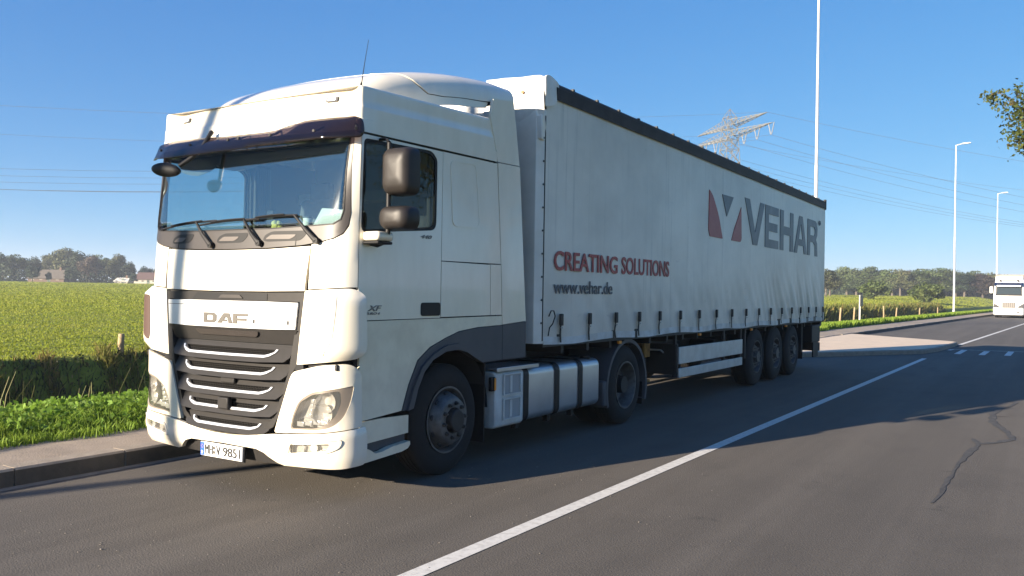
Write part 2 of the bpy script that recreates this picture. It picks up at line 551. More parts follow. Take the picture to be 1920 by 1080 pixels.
    lb = lambda s, z: .012 + .02 * min(1, max(0, (abs(s) - .75) / .3))
    panel('lamp_panel', f(lowc), WHITE, truck, cabS, lb, .03, holes=[f(lampo)], res=.045)
    # headlamp: bezel, reflector bowls and lens
    HL = panel('headlight', f(lampo), GREYBEZ, truck, cabS, lambda s, z: lb(s, z) - .004 - .02 * (1 if 0 else 0), .006, holes=[f(rounded([(.762, .572), (.785, .665), (.848, .782), (.975, .850), (1.195, .890), (1.205, .80), (1.165, .69), (1.08, .612), (1.0, .59)], .03))], res=.05)
    HL['label'] = 'clear headlight with grey bezel in the lower corner panel'
    lin = rounded([(.762, .572), (.785, .665), (.848, .782), (.975, .850), (1.195, .890), (1.205, .80), (1.165, .69), (1.08, .612), (1.0, .59)], .03)
    panel('lamp_housing', f(lin), LAMPIN, HL, cabS, lambda s, z: lb(s, z) - .085, .004, res=.06)
    m = MB()
    for (cs, cz, rr) in ((1.085, .795, .085), (1.05, .70, .085)):
        p = Vector(cabS(cs * sgn, cz, .0)); q = Vector(cabS(cs * sgn, cz, -.06))
        nn = Vector((.28 * sgn, -.95, 0)).normalized()
        u = nn.orthogonal().normalized(); w = nn.cross(u)
        for k in range(5):
            a0, a1 = k / 5, (k + 1) / 5
            V = []
            for aa in (a0, a1):
                for i in range(18):
                    t = 2 * PI * i / 18
                    V.append(q + nn * (.055 * aa * aa) + (u * math.cos(t) + w * math.sin(t)) * rr * (.15 + .85 * aa))
            m.add(V, [(i, (i + 1) % 18, 18 + (i + 1) % 18, 18 + i) for i in range(18)])
    m.build('reflector', LAMPIN, HL, 50)
    m = MB()
    for k in range(4):
        a = .83 + k * .08
        p = Vector(cabS(a * sgn, .606 + .012 * k, -.03)); m.box(p, (.074, .03, .04))
    for k in range(4):
        p = Vector(cabS((.915 + .010 * k) * sgn, .675 + k * .040, -.035)); m.box(p, (.034, .03, .036))
    p = Vector(cabS(1.0 * sgn, .645, -.025)); m.box(p, (.30, .02, .012), Matrix.Rotation(.12 * sgn, 3, 'Y'))
    m.build('lamp_facets', CHROMEM, HL, bevel=.004)
    panel('lamp_lens', f(lin), LENS, HL, cabS, lambda s, z: lb(s, z) - .006, .003, res=.06)
    # side steps below the door
    panel('step_panel', f(sy([(.262, .445), (.855, .470), (.855, .620), (.50, .632), (.262, .628)])), WHITE_D, truck, cabS, -.01, .02)
    panel('step_recess', f(sy([(.262, .352), (.855, .395), (.855, .466), (.262, .441)])), ARCH, truck, cabS, -.05, .02)
    st = panel('step_edge', f(sy([(.288, .302), (.75, .328), (.83, .345), (.858, .372), (.855, .402), (.62, .385), (.50, .362), (.42, .362), (.35, .40), (.288, .424)])), WHITE_D, truck, cabS, .012, .06)
# bumper across the nose, with lamp openings
fog = rounded([(.770, .378), (1.108, .424), (1.132, .482), (.782, .448)], .02)
fogo = rounded([(.735, .355), (1.11, .405), (1.20, .45), (1.215, .515), (1.13, .522), (.77, .475)], .04)
bp = both([(0, .458), (.12, .46), (.30, .474), (.44, .492), (.585, .512), (.70, .520), (1.02, .548), (1.36, .594), (1.398, .594), (1.412, .50), (1.408, .33), (1.39, .298), (1.2, .278), (1.027, .272), (.66, .258), (.60, .275), (.49, .352), (.40, .375), (0, .380)])


def bbul(s, z):
    a = abs(s)
    t = min(1, max(0, (z - .26) / .10)); t = t * t * (3 - 2 * t)
    e = min(1, max(0, (.60 - z) / .05)); e = e * e * (3 - 2 * e)
    return .012 + .028 * t * (.5 + .5 * e) * min(1, .4 + a)


def notch(s, z): return bbul(s, z)
BU = panel('bumper', bp, WHITE, truck, cabS, bbul, .035, holes=[fog, flip(fog)], res=.045)
for sgn in (1, -1):
    f = (lambda P: P) if sgn > 0 else flip
    panel('fog_light_surround', f(fogo), WHITE, BU, cabS, lambda s, z: bbul(s, z) + .008, .012, holes=[f(rounded([(.755, .368), (1.105, .415), (1.180, .455), (1.195, .505), (1.125, .505), (.785, .46)], .03))], res=.06)
    FG = panel('fog_light', f(fog), LAMPIN, truck, cabS, lambda s, z: bbul(s, z) - .05, .004, res=.07)
    m = MB()
    p = Vector(cabS(1.0 * sgn, .44, bbul(.9, .43) - .045)); m.cyl(p, p + Vector((.006 * sgn, -.03, 0)), .02, .034, 16)
    m.build('fog_bulb', CHROMEM, FG, 40); m = MB()
    p = Vector(cabS(.885 * sgn, .42, bbul(.9, .43) - .04)); m.box(p, (.03, .03, .055), Matrix.Rotation(.3, 3, 'Y'))
    m.build('fog_reflector', CHROMEM, FG, 40)
    panel('fog_lens', f(fog), LENS, FG, cabS, lambda s, z: bbul(s, z) - .012, .003, res=.08)
# dark beam behind the lower opening
panel('lower_beam', both([(0, .39), (.62, .39), (.62, .25), (0, .25)]), DGREY, truck, cabS, -.03, .05, res=.15)
# hood panel
hood = both([(0, 1.647), (.45, 1.650), (.858, 1.658), (.884, 2.012), (.45, 1.992), (0, 1.988)])
HD = panel('front_flap', hood, WHITE, truck, cabS, lambda s, z: .008 * min(1, max(0, (.89 - abs(s)) / .1)), .025)
# grille
gout = both([(0, .470), (.15, .474), (.30, .486), (.44, .505), (.56, .56), (.62, .66), (.70, .86), (.755, 1.01), (.80, 1.08), (.83, 1.35), (.862, 1.640), (0, 1.634)])
GR = panel('grille', gout, DARK, truck, cabS, -.05, .02, res=.08)
gin = both([(0, 1.22), (.74, 1.22), (.79, 1.335), (.806, 1.57), (0, 1.565)])
rim_in = both([(0, .50), (.30, .515), (.44, .54), (.53, .60), (.585, .69), (.655, .86), (.715, 1.02), (.745, 1.19), (.815, 1.57), (0, 1.566)])
panel('grille_frame', gout, DGREY, GR, cabS, .0, .05, holes=[rim_in], res=.05)
panel('grille_badge_mount', both([(0, 1.226), (.735, 1.226), (.80, 1.34), (.808, 1.342), (0, 1.338)]), DGREY, GR, cabS, lambda s, z: -.03 + .04 * (z - 1.22) / .12, .02, res=.06)
BD = panel('badge_panel', rounded(both([(0, 1.343), (.50, 1.344), (.786, 1.350), (.808, 1.562), (.50, 1.566), (0, 1.566)]), 0), SILVER, GR, cabS, .018, .025, res=.06)
panel('badge_groove', both([(0, 1.528), (.80, 1.524), (.80, 1.528), (0, 1.532)]), DGREY, BD, cabS, .0195, .003, res=.06)
panel('grip_recess', rounded([(-.40, 1.322), (.40, 1.322), (.37, 1.275), (-.34, 1.275)], .03), DBROWN, GR, cabS, lambda s, z: -.012 + .04 * (z - 1.22) / .12, .01, res=.06)
# upper recess with latch
panel('latch_recess', rounded([(-.47, 1.574), (.47, 1.576), (.47, 1.632), (-.40, 1.630)], .008), BLACK, GR, cabS, .004, .004, res=.08)
panel('latch', rounded([(-.10, 1.588), (.20, 1.588), (.16, 1.616), (-.06, 1.616)], .01), DBROWN, GR, cabS, .014, .010, res=.08)
# letters on the badge panel (drawn as outlines on the skin)


def letter(name, P, mat, par, holes=(), off=.0235):
    return panel(name, P, mat, par, cabS, off, .006, holes=holes, res=.06)


def box2(x, z, w, h, P): return [(x + a * w, z + b * h) for a, b in P]
lz, lh = 1.378, .084
letter('letter_d', box2(-.275, lz, .168, lh, [(0, 0), (.80, 0), (1, .22), (1, .78), (.80, 1), (0, 1)]), LGREY, BD, [box2(-.275, lz, .168, lh, [(.27, .25), (.66, .25), (.73, .35), (.73, .65), (.66, .75), (.27, .75)])])
letter('letter_a', box2(-.098, lz, .190, lh, [(0, 0), (.28, 0), (.36, .18), (.60, .18), (.70, .36), (.45, .36), (.58, .64), (.72, .40), (.76, 0), (1, 0), (1, 0.02), (.80, 1), (.44, 1)]), LGREY, BD)
letter('letter_f', box2(.100, lz, .172, lh, [(0, 0), (.27, 0), (.27, .30), (.93, .30), (.93, .54), (.27, .54), (.27, .74), (1, .74), (1, 1), (0, 1)]), LGREY, BD)
for hs in (.335, .705):
    panel('screw_hole', rounded([(hs, 1.385), (hs + .018, 1.385), (hs + .018, 1.418), (hs, 1.418)], .006), BLACK, BD, cabS, .0205, .004, res=.1)
# five slats: body, mesh insert and silver strip
SL = [(1.115, 1.182, .50, .592, .728), (.972, 1.040, .47, .562, .700), (.815, .878, .45, .540, .655), (.670, .728, .405, .490, .600), (.520, .574, .357, .426, .52)]
MESHM, N_, L_, b_ = nm('grille_mesh')
b_.inputs['Roughness'].default_value = .6; b_.inputs['Specular IOR Level'].default_value = .05
tc = N_.new('ShaderNodeTexCoord'); mp_ = N_.new('ShaderNodeMapping'); mp_.inputs['Scale'].default_value = (1, 1, 1.5); mp_.inputs['Rotation'].default_value = (PI / 2, 0, 0)
vo = N_.new('ShaderNodeTexBrick'); vo.inputs['Scale'].default_value = 16; vo.inputs['Mortar Size'].default_value = .022; vo.inputs['Brick Width'].default_value = .5; vo.inputs['Row Height'].default_value = .36
vo.inputs[1].default_value = (.002, .002, .002, 1); vo.inputs[2].default_value = (.002, .002, .002, 1); vo.inputs[3].default_value = (.035, .033, .031, 1)
L_.new(tc.outputs['Object'], mp_.inputs[0]); L_.new(mp_.outputs[0], vo.inputs[0]); L_.new(vo.outputs[0], b_.inputs[0])
for k, (zb, zt, ab, at, aw) in enumerate(SL):
    body = both([(0, zb - .042), (ab * .8, zb - .040), (aw - .05, zb - .028), (aw, zb + .01), (aw + .006, zt + .03), (0, zt + .032)])
    mz = both([(0, zb + .012), (ab - .02, zb + .013), (at - .035, zt - .004), (0, zt - .004)])
    tilt = (lambda zb=zb, zt=zt: (lambda s, z: .044 - .075 * (z - zb + .042) / (zt - zb + .074) - (.03 * max(0, abs(s) - .35))))()
    B = panel('grille_slat', body, DGREY, GR, cabS, tilt, .04, holes=[mz], res=.05)
    panel('slat_mesh', mz, MESHM, B, cabS, lambda s, z: tilt(s, z) - .024, .004, res=.08)
    th = .019
    U = [(-at, zt), (-at + .018, zt - .026), (-ab - .02, zb + .012), (-ab + .03, zb), (0, zb - .002), (ab - .03, zb), (ab + .02, zb + .012), (at - .018, zt - .026), (at, zt)]
    Ui = [(at - .022, zt + .002), (at - .034, zt - .022), (ab + .004, zb + .028), (ab - .035, zb + .019), (0, zb + .017), (-ab + .035, zb + .019), (-ab - .004, zb + .028), (-at + .034, zt - .022), (-at + .022, zt + .002)]
    panel('silver_strip', U + Ui, CHROME, B, cabS, lambda s, z: tilt(s, z) + .010, .014, res=.05)
m = MB(); p = cabS(.03, .70, .03); m.box((.03, p[1], .715), (.13, .05, .10)); m.build('radar_sensor', DGREY, GR, bevel=.012)
m = MB(); p = cabS(.0, .9, .0); m.box((.03, p[1] + .004, .905), (.17, .03, .05)); m.build('camera_cover', DGREY, GR, bevel=.008)
# gap hardware between the deflector and lamp panel
for sgn in (1, -1):
    m = MB(); p = cabS(.80 * sgn, 1.05, -.01); m.box((p[0], p[1] + .02, 1.05), (.14, .06, .055)); p = cabS(1.0 * sgn, 1.06, -.02); m.box((p[0], p[1] + .03, 1.068), (.38, .05, .05)); m.build('hinge', BLACK, truck, bevel=.008)
# number plate
pl = MB(); pl.bb(-.262, .258, -.075, -.060, .252, .368)
PL = pl.build('number_plate', CYANP, truck, bevel=.004)
mm = MB(); mm.bb(-.27, .266, -.060, -.040, .240, .376); mm.build('plate_holder', DGREY, PL, bevel=.004)
mm = MB(); mm.bb(-.258, -.212, -.0775, -.074, .256, .364); mm.build('plate_band', PBLUE, PL)
text('plate_country', 'D', CYANP, PL, (-.246, -.0790, .268), (1, 0, 0), (0, 0, 1), .022, .026, bold=.02, ext=.001)
for k in range(12):
    t = 2 * PI * k / 12
    if k % 2 == 0:
        mm = MB(); mm.box((-.235 + .014 * math.cos(t), -.0785, .332 + .014 * math.sin(t)), (.005, .001, .005)); mm.build('plate_star', AMBER, PL)
text('plate_letters', 'MH', PBLACK, PL, (-.200, -.0782, .272), (1, 0, 0), (0, 0, 1), .098, .078, bold=.0, ext=.002)
mm = MB(); mm.cyl((-.086, -.0785, .328), (-.086, -.074, .328), .014, n=14); mm.cyl((-.086, -.0785, .292), (-.086, -.074, .292), .014, n=14); mm.build('plate_seal', LGREY, PL)
text('plate_letter', 'V', PBLACK, PL, (-.060, -.0782, .272), (1, 0, 0), (0, 0, 1), .056, .078, bold=.015, ext=.002)
text('plate_digits', '9851', PBLACK, PL, (.028, -.0782, .272), (1, 0, 0), (0, 0, 1), .212, .078, bold=.012, ext=.002)
# windscreen, cowl
FRM = panel('windscreen_frame', frame_o, DBROWN, truck, cabS, .004, .03, holes=[gl], res=.05)
panel('windscreen', gl, WGLASS, truck, cabS, -.004, .005, res=.07, smooth=180)
seal = both([(0, 2.158), (.45, 2.158), (.87, 2.172), (1.085, 2.181), (1.152, 2.22), (1.174, 2.30), (1.161, 2.62), (1.171, 2.889), (0, 2.909)])
panel('windscreen_seal', seal, BLACK, FRM, cabS, .009, .012, holes=[gl], res=.06)
for (a, b_) in ((-.835, -.53), (-.19, .185), (.375, .825)):
    z0 = 2.048 + .006 * (abs(a) > .3); H = .084
    sl_ = rounded([(a, z0 + .01), (a + .05, z0), (b_ - .05, z0 + .004), (b_, z0 + .04), (b_ + .02, z0 + H), (a + .10, z0 + H), (a + .02, z0 + .055)], .03)
    P_ = panel('wiper_pocket', sl_, BLACK, FRM, cabS, .0065, .004, res=.06)
    panel('pocket_floor', rounded([(a + .03, z0 + .02), (b_ - .15, z0 + .018), (b_ - .11, z0 + .035), (b_ - .09, z0 + H - .03), (a + .09, z0 + H - .028)], .02), pm('pocket_light', (.085, .07, .062), .5), P_, cabS, .0095, .004, res=.06)
for (s0, s1) in ((.91, 0),):
    for sgn in (1, -1):
        panel('cowl_seam', [(.735 * sgn - .003, 2.02), (.735 * sgn + .003, 2.02), (.735 * sgn + .003, 2.10), (.735 * sgn - .003, 2.10)], BLACK, FRM, cabS, .0068, .003)
# three wipers
for (ps, pz, es, ez, b0, b1) in ((-.235, 2.035, -.470, 2.245, -1.02, -.20), (.355, 2.043, .160, 2.240, -.42, .33), (.958, 2.052, .715, 2.262, .17, .735)):
    m = MB()
    A = cabS(ps, pz, .03); E = cabS(es, ez, .035); Mx = cabS((ps * .55 + es * .45), pz * .55 + ez * .45, .045)
    m.tube([A, Mx, E], [.022, .015, .009], 6)
    m.cyl(cabS(ps, pz, -.01), cabS(ps, pz, .045), .026, n=10)
    W_ = m.build('wiper_arm', BLACK, truck, 60)
    m = MB()
    n = 9
    zb0 = (ez - .055 if b0 < -.9 else ez - .03)
    P_ = [cabS(b0 + (b1 - b0) * i / n, zb0 + (ez - zb0) * (i / n) + .012 * math.sin(PI * i / n), .022) for i in range(n + 1)]
    m.tube(P_, .009, 5); m.tube([(q[0], q[1] - .012, q[2] + .008) for q in P_[2:-2]], .007, 5)
    m.build('wiper_blade', BLACK, W_)
# sun visor
vz = [(-1.30, 2.93), (-1.22, 2.985), (-1.0, 3.02), (-.62, 2.995), (-.13, 2.972), (.30, 2.966), (.43, 2.975), (.54, 3.02), (.66, 3.046), (.963, 3.05), (1.20, 3.04), (1.312, 3.01), (1.318, 2.90), (1.27, 2.858), (1.12, 2.852), (.927, 2.846), (.5, 2.83), (.085, 2.818), (-.40, 2.812), (-.715, 2.812), (-1.07, 2.83), (-1.26, 2.85), (-1.31, 2.88)]


def voff(s, z):
    a = abs(s)
    t = min(1, max(0, (3.03 - z) / .20))
    e = 1 if a < 1.0 else max(0.25, 1 - (a - 1.0) / .40)
    return .028 + .15 * t ** .8 * e
VS = panel('sun_visor', rounded(vz, .04), VISOR, truck, cabS, voff, .005, res=.045, smooth=180)
for s_ in (-1.1, -.62, -.10, .03, .40, .86, 1.22):
    zz = 2.95
    m = MB(); m.tube([cabS(s_, 2.985, .0), cabS(s_, 2.955, .05), cabS(s_, 2.92, voff(s_, 2.92) - .006)], .008, 6); m.cyl(cabS(s_, 2.93, voff(s_, 2.93) - .01), cabS(s_, 2.93, voff(s_, 2.93) + .008), .012, n=8)
    m.build('visor_bracket', BLACK, VS)
# roof shell: skirt round nose and flanks, rolled over at the top
prof = [(.0, 2.918), (.0, 3.0), (.0, 3.018), (-.006, 3.024), (-.006, 3.10), (-.007, 3.118), (-.013, 3.124), (-.014, 3.18), (-.0145, 3.25), (-.016, 3.266), (-.021, 3.276), (-.030, 3.281), (-.05, 3.282)]
ss = [-(2.14 + YS), -(1.6 + YS), -(1.1 + YS), -(.7 + YS), -(.45 + YS)] + list(np.linspace(-CSC, -CSA, 10)) + list(np.linspace(-CSA, CSA, 21))[1:-1] + list(np.linspace(CSA, CSC, 10)) + [.45 + YS, .7 + YS, 1.1 + YS, 1.6 + YS, 2.14 + YS]
V = []; F = []
for (o_, z_) in prof:
    for s_ in ss:
        x, y, _ = cabS(s_, z_, o_)
        side = min(1, max(0, (abs(s_) - CSA) / (CSC - CSA)))
        dz = (.0 if z_ < 3.02 else .035 * min(1, (z_ - 3.02) / .1)) * max(0, y) + .012 * y * (1 if z_ < 3.02 else 0)
        zz = z_ + dz - (.05 * (1 - side) * (z_ - 2.918) / .38 if abs(s_) < 1.1 else 0) * 0
        V.append((x, y, zz))
n = len(ss)
for k in range(len(prof) - 1):
    for i in range(n - 1):
        F.append((k * n + i, k * n + i + 1, (k + 1) * n + i + 1, (k + 1) * n + i))
b0_ = (len(prof) - 1) * n
for i in range(n // 2 - (0 if n % 2 else 1)):
    F.append((b0_ + i, b0_ + i + 1, b0_ + n - 2 - i, b0_ + n - 1 - i) if i + 1 != n - 2 - i else (b0_ + i, b0_ + i + 1, b0_ + n - 1 - i))
ROOF = mesh('roof', V, F, WHITE, truck, 50, fix=False)
# vertical roof seam on the flanks
for sgn in (1, -1):
    f = (lambda P: P) if sgn > 0 else flip
    a = .88 * sgn if sgn > 0 else -.975
    mk = panel('marker_lamp', rounded([(a - .058, 3.195), (a + .058, 3.195), (a + .058, 3.237), (a - .058, 3.237)], .01), ARCH, truck, cabS, .004, .02, res=.1)
    mk2 = panel('marker_lens', rounded([(a - .040, 3.203), (a + .040, 3.203), (a + .040, 3.229), (a - .040, 3.229)], .008), PAPER, mk, cabS, .009, .006, res=.1)
# roof spoiler: section changes along y
sw = hermite([.30, .5, .8, 1.2, 1.7, 2.1, 2.46], [.60, .86, .98, 1.06, 1.14, 1.19, 1.22])
szt = hermite([.30, .45, .65, .9, 1.25, 1.8, 2.2, 2.46], [3.22, 3.36, 3.48, 3.575, 3.66, 3.735, 3.76, 3.74])
szb = hermite([.30, .6, 1.1, 1.6, 2.0, 2.2, 2.46], [3.18, 3.24, 3.31, 3.405, 3.45, 3.50, 3.57])
srr = hermite([.30, .6, 1.2, 2.0, 2.46], [.08, .15, .20, .20, .16])


def spS(t, y, off=0.0):
    w, zt, zb, r = sw(y), szt(y), szb(y), srr(y)
    r = min(r, (zt - zb) * .8, w * .5)
    a = abs(t); g = 1 if t >= 0 else -1
    if a < .62:
        u = a / .62; x = (w - r) * u; z = zt + .03 * (1 - u * u) - .0; nx, nz = 0, 1
    elif a < .86:
        h = (a - .62) / .24 * PI / 2; x = w - r + r * math.sin(h); z = zt - r + r * math.cos(h); nx, nz = math.sin(h), math.cos(h)
    else:
        u = (a - .86) / .14; x = w; z = (zt - r) + (zb - zt + r) * u; nx, nz = 1, 0
    return (g * (x + nx * off), y, z + nz * off)


def tpoly(P): return P
seamc = [(.62, .95), (.70, 1.04), (.80, 1.14), (.875, 1.26), (.905, 1.45), (.91, 1.75), (.915, 2.05), (.92, 2.46)]
base = [(0, .31), (1, .31), (1, 2.02)] + [(t - .0, y) for t, y in [(.99, 2.04), (.925, 2.04)]] + [(t + .006, y) for t, y in seamc[::-1][1:]][0:] + [(.50, .90), (0, .86)]
base = [(0, .31), (1, .31), (1, 2.03), (.926, 2.05), (.914, 1.75), (.91, 1.45), (.881, 1.255), (.806, 1.13), (.706, 1.03), (.626, .94), (.40, .90), (0, .885)]
flapp = [(0, .897), (.40, .912), (.62, .953), (.70, 1.045), (.80, 1.145), (.874, 1.265), (.902, 1.455), (.906, 1.75), (.912, 2.07), (.918, 2.46), (0, 2.46)]
fullb = base + [(-t, y) for t, y in base[::-1] if t > 0]
fullf = flapp + [(-t, y) for t, y in flapp[::-1] if t > 0]
SP = panel('roof_spoiler', fullb, WHITE, truck, spS, 0, .015, res=.05, smooth=45)
panel('spoiler_flap', fullf, WHITE, SP, spS, .003, .015, res=.05, smooth=45)
panel('spoiler_liner', [(-.99, .35), (.99, .35), (.99, 2.0), (.92, 2.42), (-.92, 2.42), (-.99, 2.0)], SEAM, SP, spS, -.018, .004, res=.09, smooth=45)
# front parting line of the spoiler on the roof, antenna
m = MB(); m.tube([(1.15, .295, 3.30), (1.152, .33, 3.50), (1.155, .368, 3.69)], [.005, .003, .002], 5); m.cyl((1.15, .292, 3.275), (1.15, .297, 3.33), .013, .007, 8); m.build('antenna', BLACK, truck)
# dark inner shell so that panel gaps read dark; open at the windows
winl = rounded(sy([(.200, 2.89), (1.13, 2.915), (1.21, 2.84), (1.205, 2.19), (.190, 2.105)]), .06)
gll = both([(0, 2.10), (.9, 2.12), (1.19, 2.16), (1.21, 2.3), (1.19, 2.62), (1.2, 2.9), (0, 2.93)])
shell = [(-(liner_back + YS), 1.36), (liner_back + YS, 1.36), (liner_back - .1 + YS, 3.0), (-(liner_back - .1 + YS), 3.0)]
panel('cab_shell', shell, SEAM, truck, cabS, -.03, .03, holes=[gll, winl, flip(winl)], res=.10)
panel('nose_shell', both([(0, .42), (.9, .45), (1.33, .58), (1.36, 1.37), (0, 1.37)]), SEAM, truck, cabS, -.10, .02, res=.12)
for sgn in (1, -1):
    f = (lambda P: P) if sgn > 0 else flip
    panel('skirt_shell', f(sy([(.20, .66), (.70, .66), (.80, .87), (.92, 1.08), (1.10, 1.2), (1.34, 1.27), (1.85, 1.345), (2.26, 1.36), (.20, 1.38)])), SEAM, truck, cabS, -.03, .02, res=.15)
m = MB(); m.bb(-1.2, 1.2, .30, 2.20, 1.36, 1.40); m.bb(-1.2, 1.2, 2.16, 2.20, 1.40, 3.30); m.build('cab_floor', DARK, truck)
# cab interior
m = MB(); m.prism([(.16, 1.98), (.50, 2.10), (.66, 2.08), (.74, 1.85), (.70, 1.45), (.20, 1.45)], 0, -1.16, 1.16); DSH = m.build('dashboard', DASH, truck, bevel=.03)
m = MB(); m.box((.15, .50, 2.125), (1.0, .22, .07)); m.build('dash_pod', DASH, DSH, bevel=.03)
m = MB()
cx, cy, cz = .62, .78, 2.06
u = Vector((1, 0, 0)); w = Vector((0, -.5, .86)).normalized()
m.tube([Vector((cx, cy, cz)) + (u * math.cos(t) + w * math.sin(t)) * .225 for t in np.linspace(0, 2 * PI, 29)], .017, 6)
m.cyl((cx, cy, cz), (cx, cy - .22, cz - .14), .05, .04, 10)
for t in (0, PI, -PI / 2): m.tube([(cx, cy, cz), Vector((cx, cy, cz)) + (u * math.cos(t) + w * math.sin(t)) * .22], .016, 5)
m.build('steering_wheel', BLACK, truck, 60)
for xx in (.62, -.62):
    m = MB(); m.box((xx, 1.28, 1.86), (.52, .52, .16)); S_ = m.build('seat', SEATM, truck, bevel=.06, seg=3)
    m = MB(); m.box((xx, 1.60, 2.25), (.50, .15, .72), Matrix.Rotation(-.16, 3, 'X')); m.build('seat_back', SEATM, S_, bevel=.06, seg=3)
    m = MB(); m.box((xx, 1.66, 2.68), (.28, .11, .20), Matrix.Rotation(-.1, 3, 'X')); m.build('headrest', SEATM, S_, bevel=.04, seg=3)
m = MB(); m.bb(-1.19, 1.19, 1.75, 2.13, 1.42, 1.98); BK = m.build('bunk', BEIGE, truck, bevel=.05)
m = MB(); m.bb(-1.2, 1.2, 2.12, 2.145, 1.4, 3.26); m.build('rear_lining', BEIGE, truck)
m = MB(); m.bb(-1.16, 1.16, .45, .92, 2.86, 3.16); LK = m.build('overhead_locker', BEIGE, truck, bevel=.03)
m = MB(); m.bb(-1.18, 1.18, 1.86, 2.10, 2.60, 2.70); m.build('upper_bunk', pm('rail_cream', (.62, .6, .52), .6), LK)
m = MB()
sbp = [(-1.1, 2.87), (1.1, 2.87), (1.1, 2.80), (.5, 2.785), (.1, 2.77), (-.08, 2.73), (-.3, 2.71), (-.48, 2.735), (-.58, 2.78), (-.68, 2.73), (-.85, 2.70), (-1.0, 2.72), (-1.1, 2.75)]
m.prism(sbp, 1, .30, .306)
m.build('sun_blind', pm('blind_dark', (.09, .11, .12), .6), LK)
m = MB(); m.bb(-1.2, 1.2, .34, 2.14, 3.17, 3.20); m.build('headlining', BEIGE, truck)
for xx in (1.13, -1.13):
    m = MB()
    for i in range(7): m.cyl((xx, 1.22 + i * .03, 2.14), (xx, 1.22 + i * .03, 2.92), .018, n=6)
    m.build('side_curtain', pm('curtain_cloth', (.10, .10, .09), .9), truck, 60)
# underside: engine-space box added to block light beneath, cross member, chassis rails
m = MB(); m.bb(-.55, .55, .55, 2.3, .45, 1.30); m.bb(-.95, .95, .20, .50, .42, 1.0); m.build('engine_light_block', STEEL, truck, bevel=.02)
m = MB()
for xx in (.40, -.40): m.bb(xx - .04, xx + .04, .4, 6.35, .70, .97)
for yy in (2.5, 3.6, 4.6, 5.9, 6.3): m.bb(-.36, .36, yy - .05, yy + .05, .72, .95)
CH = m.build('chassis_frame', STEEL, truck, bevel=.01)
m = MB(); m.prism([(4.1, 1.05), (4.5, 1.12), (5.0, 1.12), (5.45, 1.02), (5.45, .975), (4.1, .975)], 0, -.42, .42); m.build('fifth_wheel', STEEL, truck, bevel=.02)
m = MB(); m.cyl((-1.0, 1.46, .48), (1.0, 1.46, .48), .075, n=12); m.build('axle', STEEL, truck, 40)
m = MB(); m.cyl((-1.0, 5.26, .51), (1.0, 5.26, .51), .10, n=12); m.lathe([(-.22, .06), (-.18, .2), (0, .26), (.18, .2), (.22, .06)], (0, 5.26, .52), 0, 20); m.build('axle', STEEL, truck, 40)
m = MB()
m.bb(-.75, -.30, 2.3, 2.9, .95, 1.55); m.bb(-.5, .5, 2.35, 2.75, .97, 1.35); m.cyl((.85, 2.42, 1.0), (.85, 2.42, 1.6), .09, n=14); m.build('air_filter_stack', STEEL, truck, bevel=.02)
for xx in (1, -1):
    m = MB()
    m.tube([(.5 * xx, 2.5, 1.3), (.45 * xx, 2.62, 1.9), (.3 * xx, 2.8, 1.75), (.25 * xx, 2.95, 1.55)], .02, 6); m.build('air_hose', BLACK if xx > 0 else REDL, truck)
# front wheel housing behind the tyre
for sgn in (1, -1):
    m = MB()
    P_ = [(1.45 + .63 * math.cos(t), .52 + .66 * math.sin(t)) for t in np.linspace(0.05, PI - .12, 18)]
    V = []; F = []
    for x in (.62 * sgn, 1.22 * sgn):
        V += [(x, a, b2) for a, b2 in P_]
    n = len(P_)
    F = [(i, i + 1, n + i + 1, n + i) for i in range(n - 1)]
    m.add(V, F); m.bb(min(.60 * sgn, .63 * sgn), max(.60 * sgn, .63 * sgn), .85, 2.1, .6, 1.2)
    m.build('wheel_housing', DARK, truck)
    m = MB(); m.bb(min(.86 * sgn, 1.21 * sgn), max(.86 * sgn, 1.21 * sgn), 2.03, 2.045, .22, 1.0); m.build('mudflap', BLACK, truck)


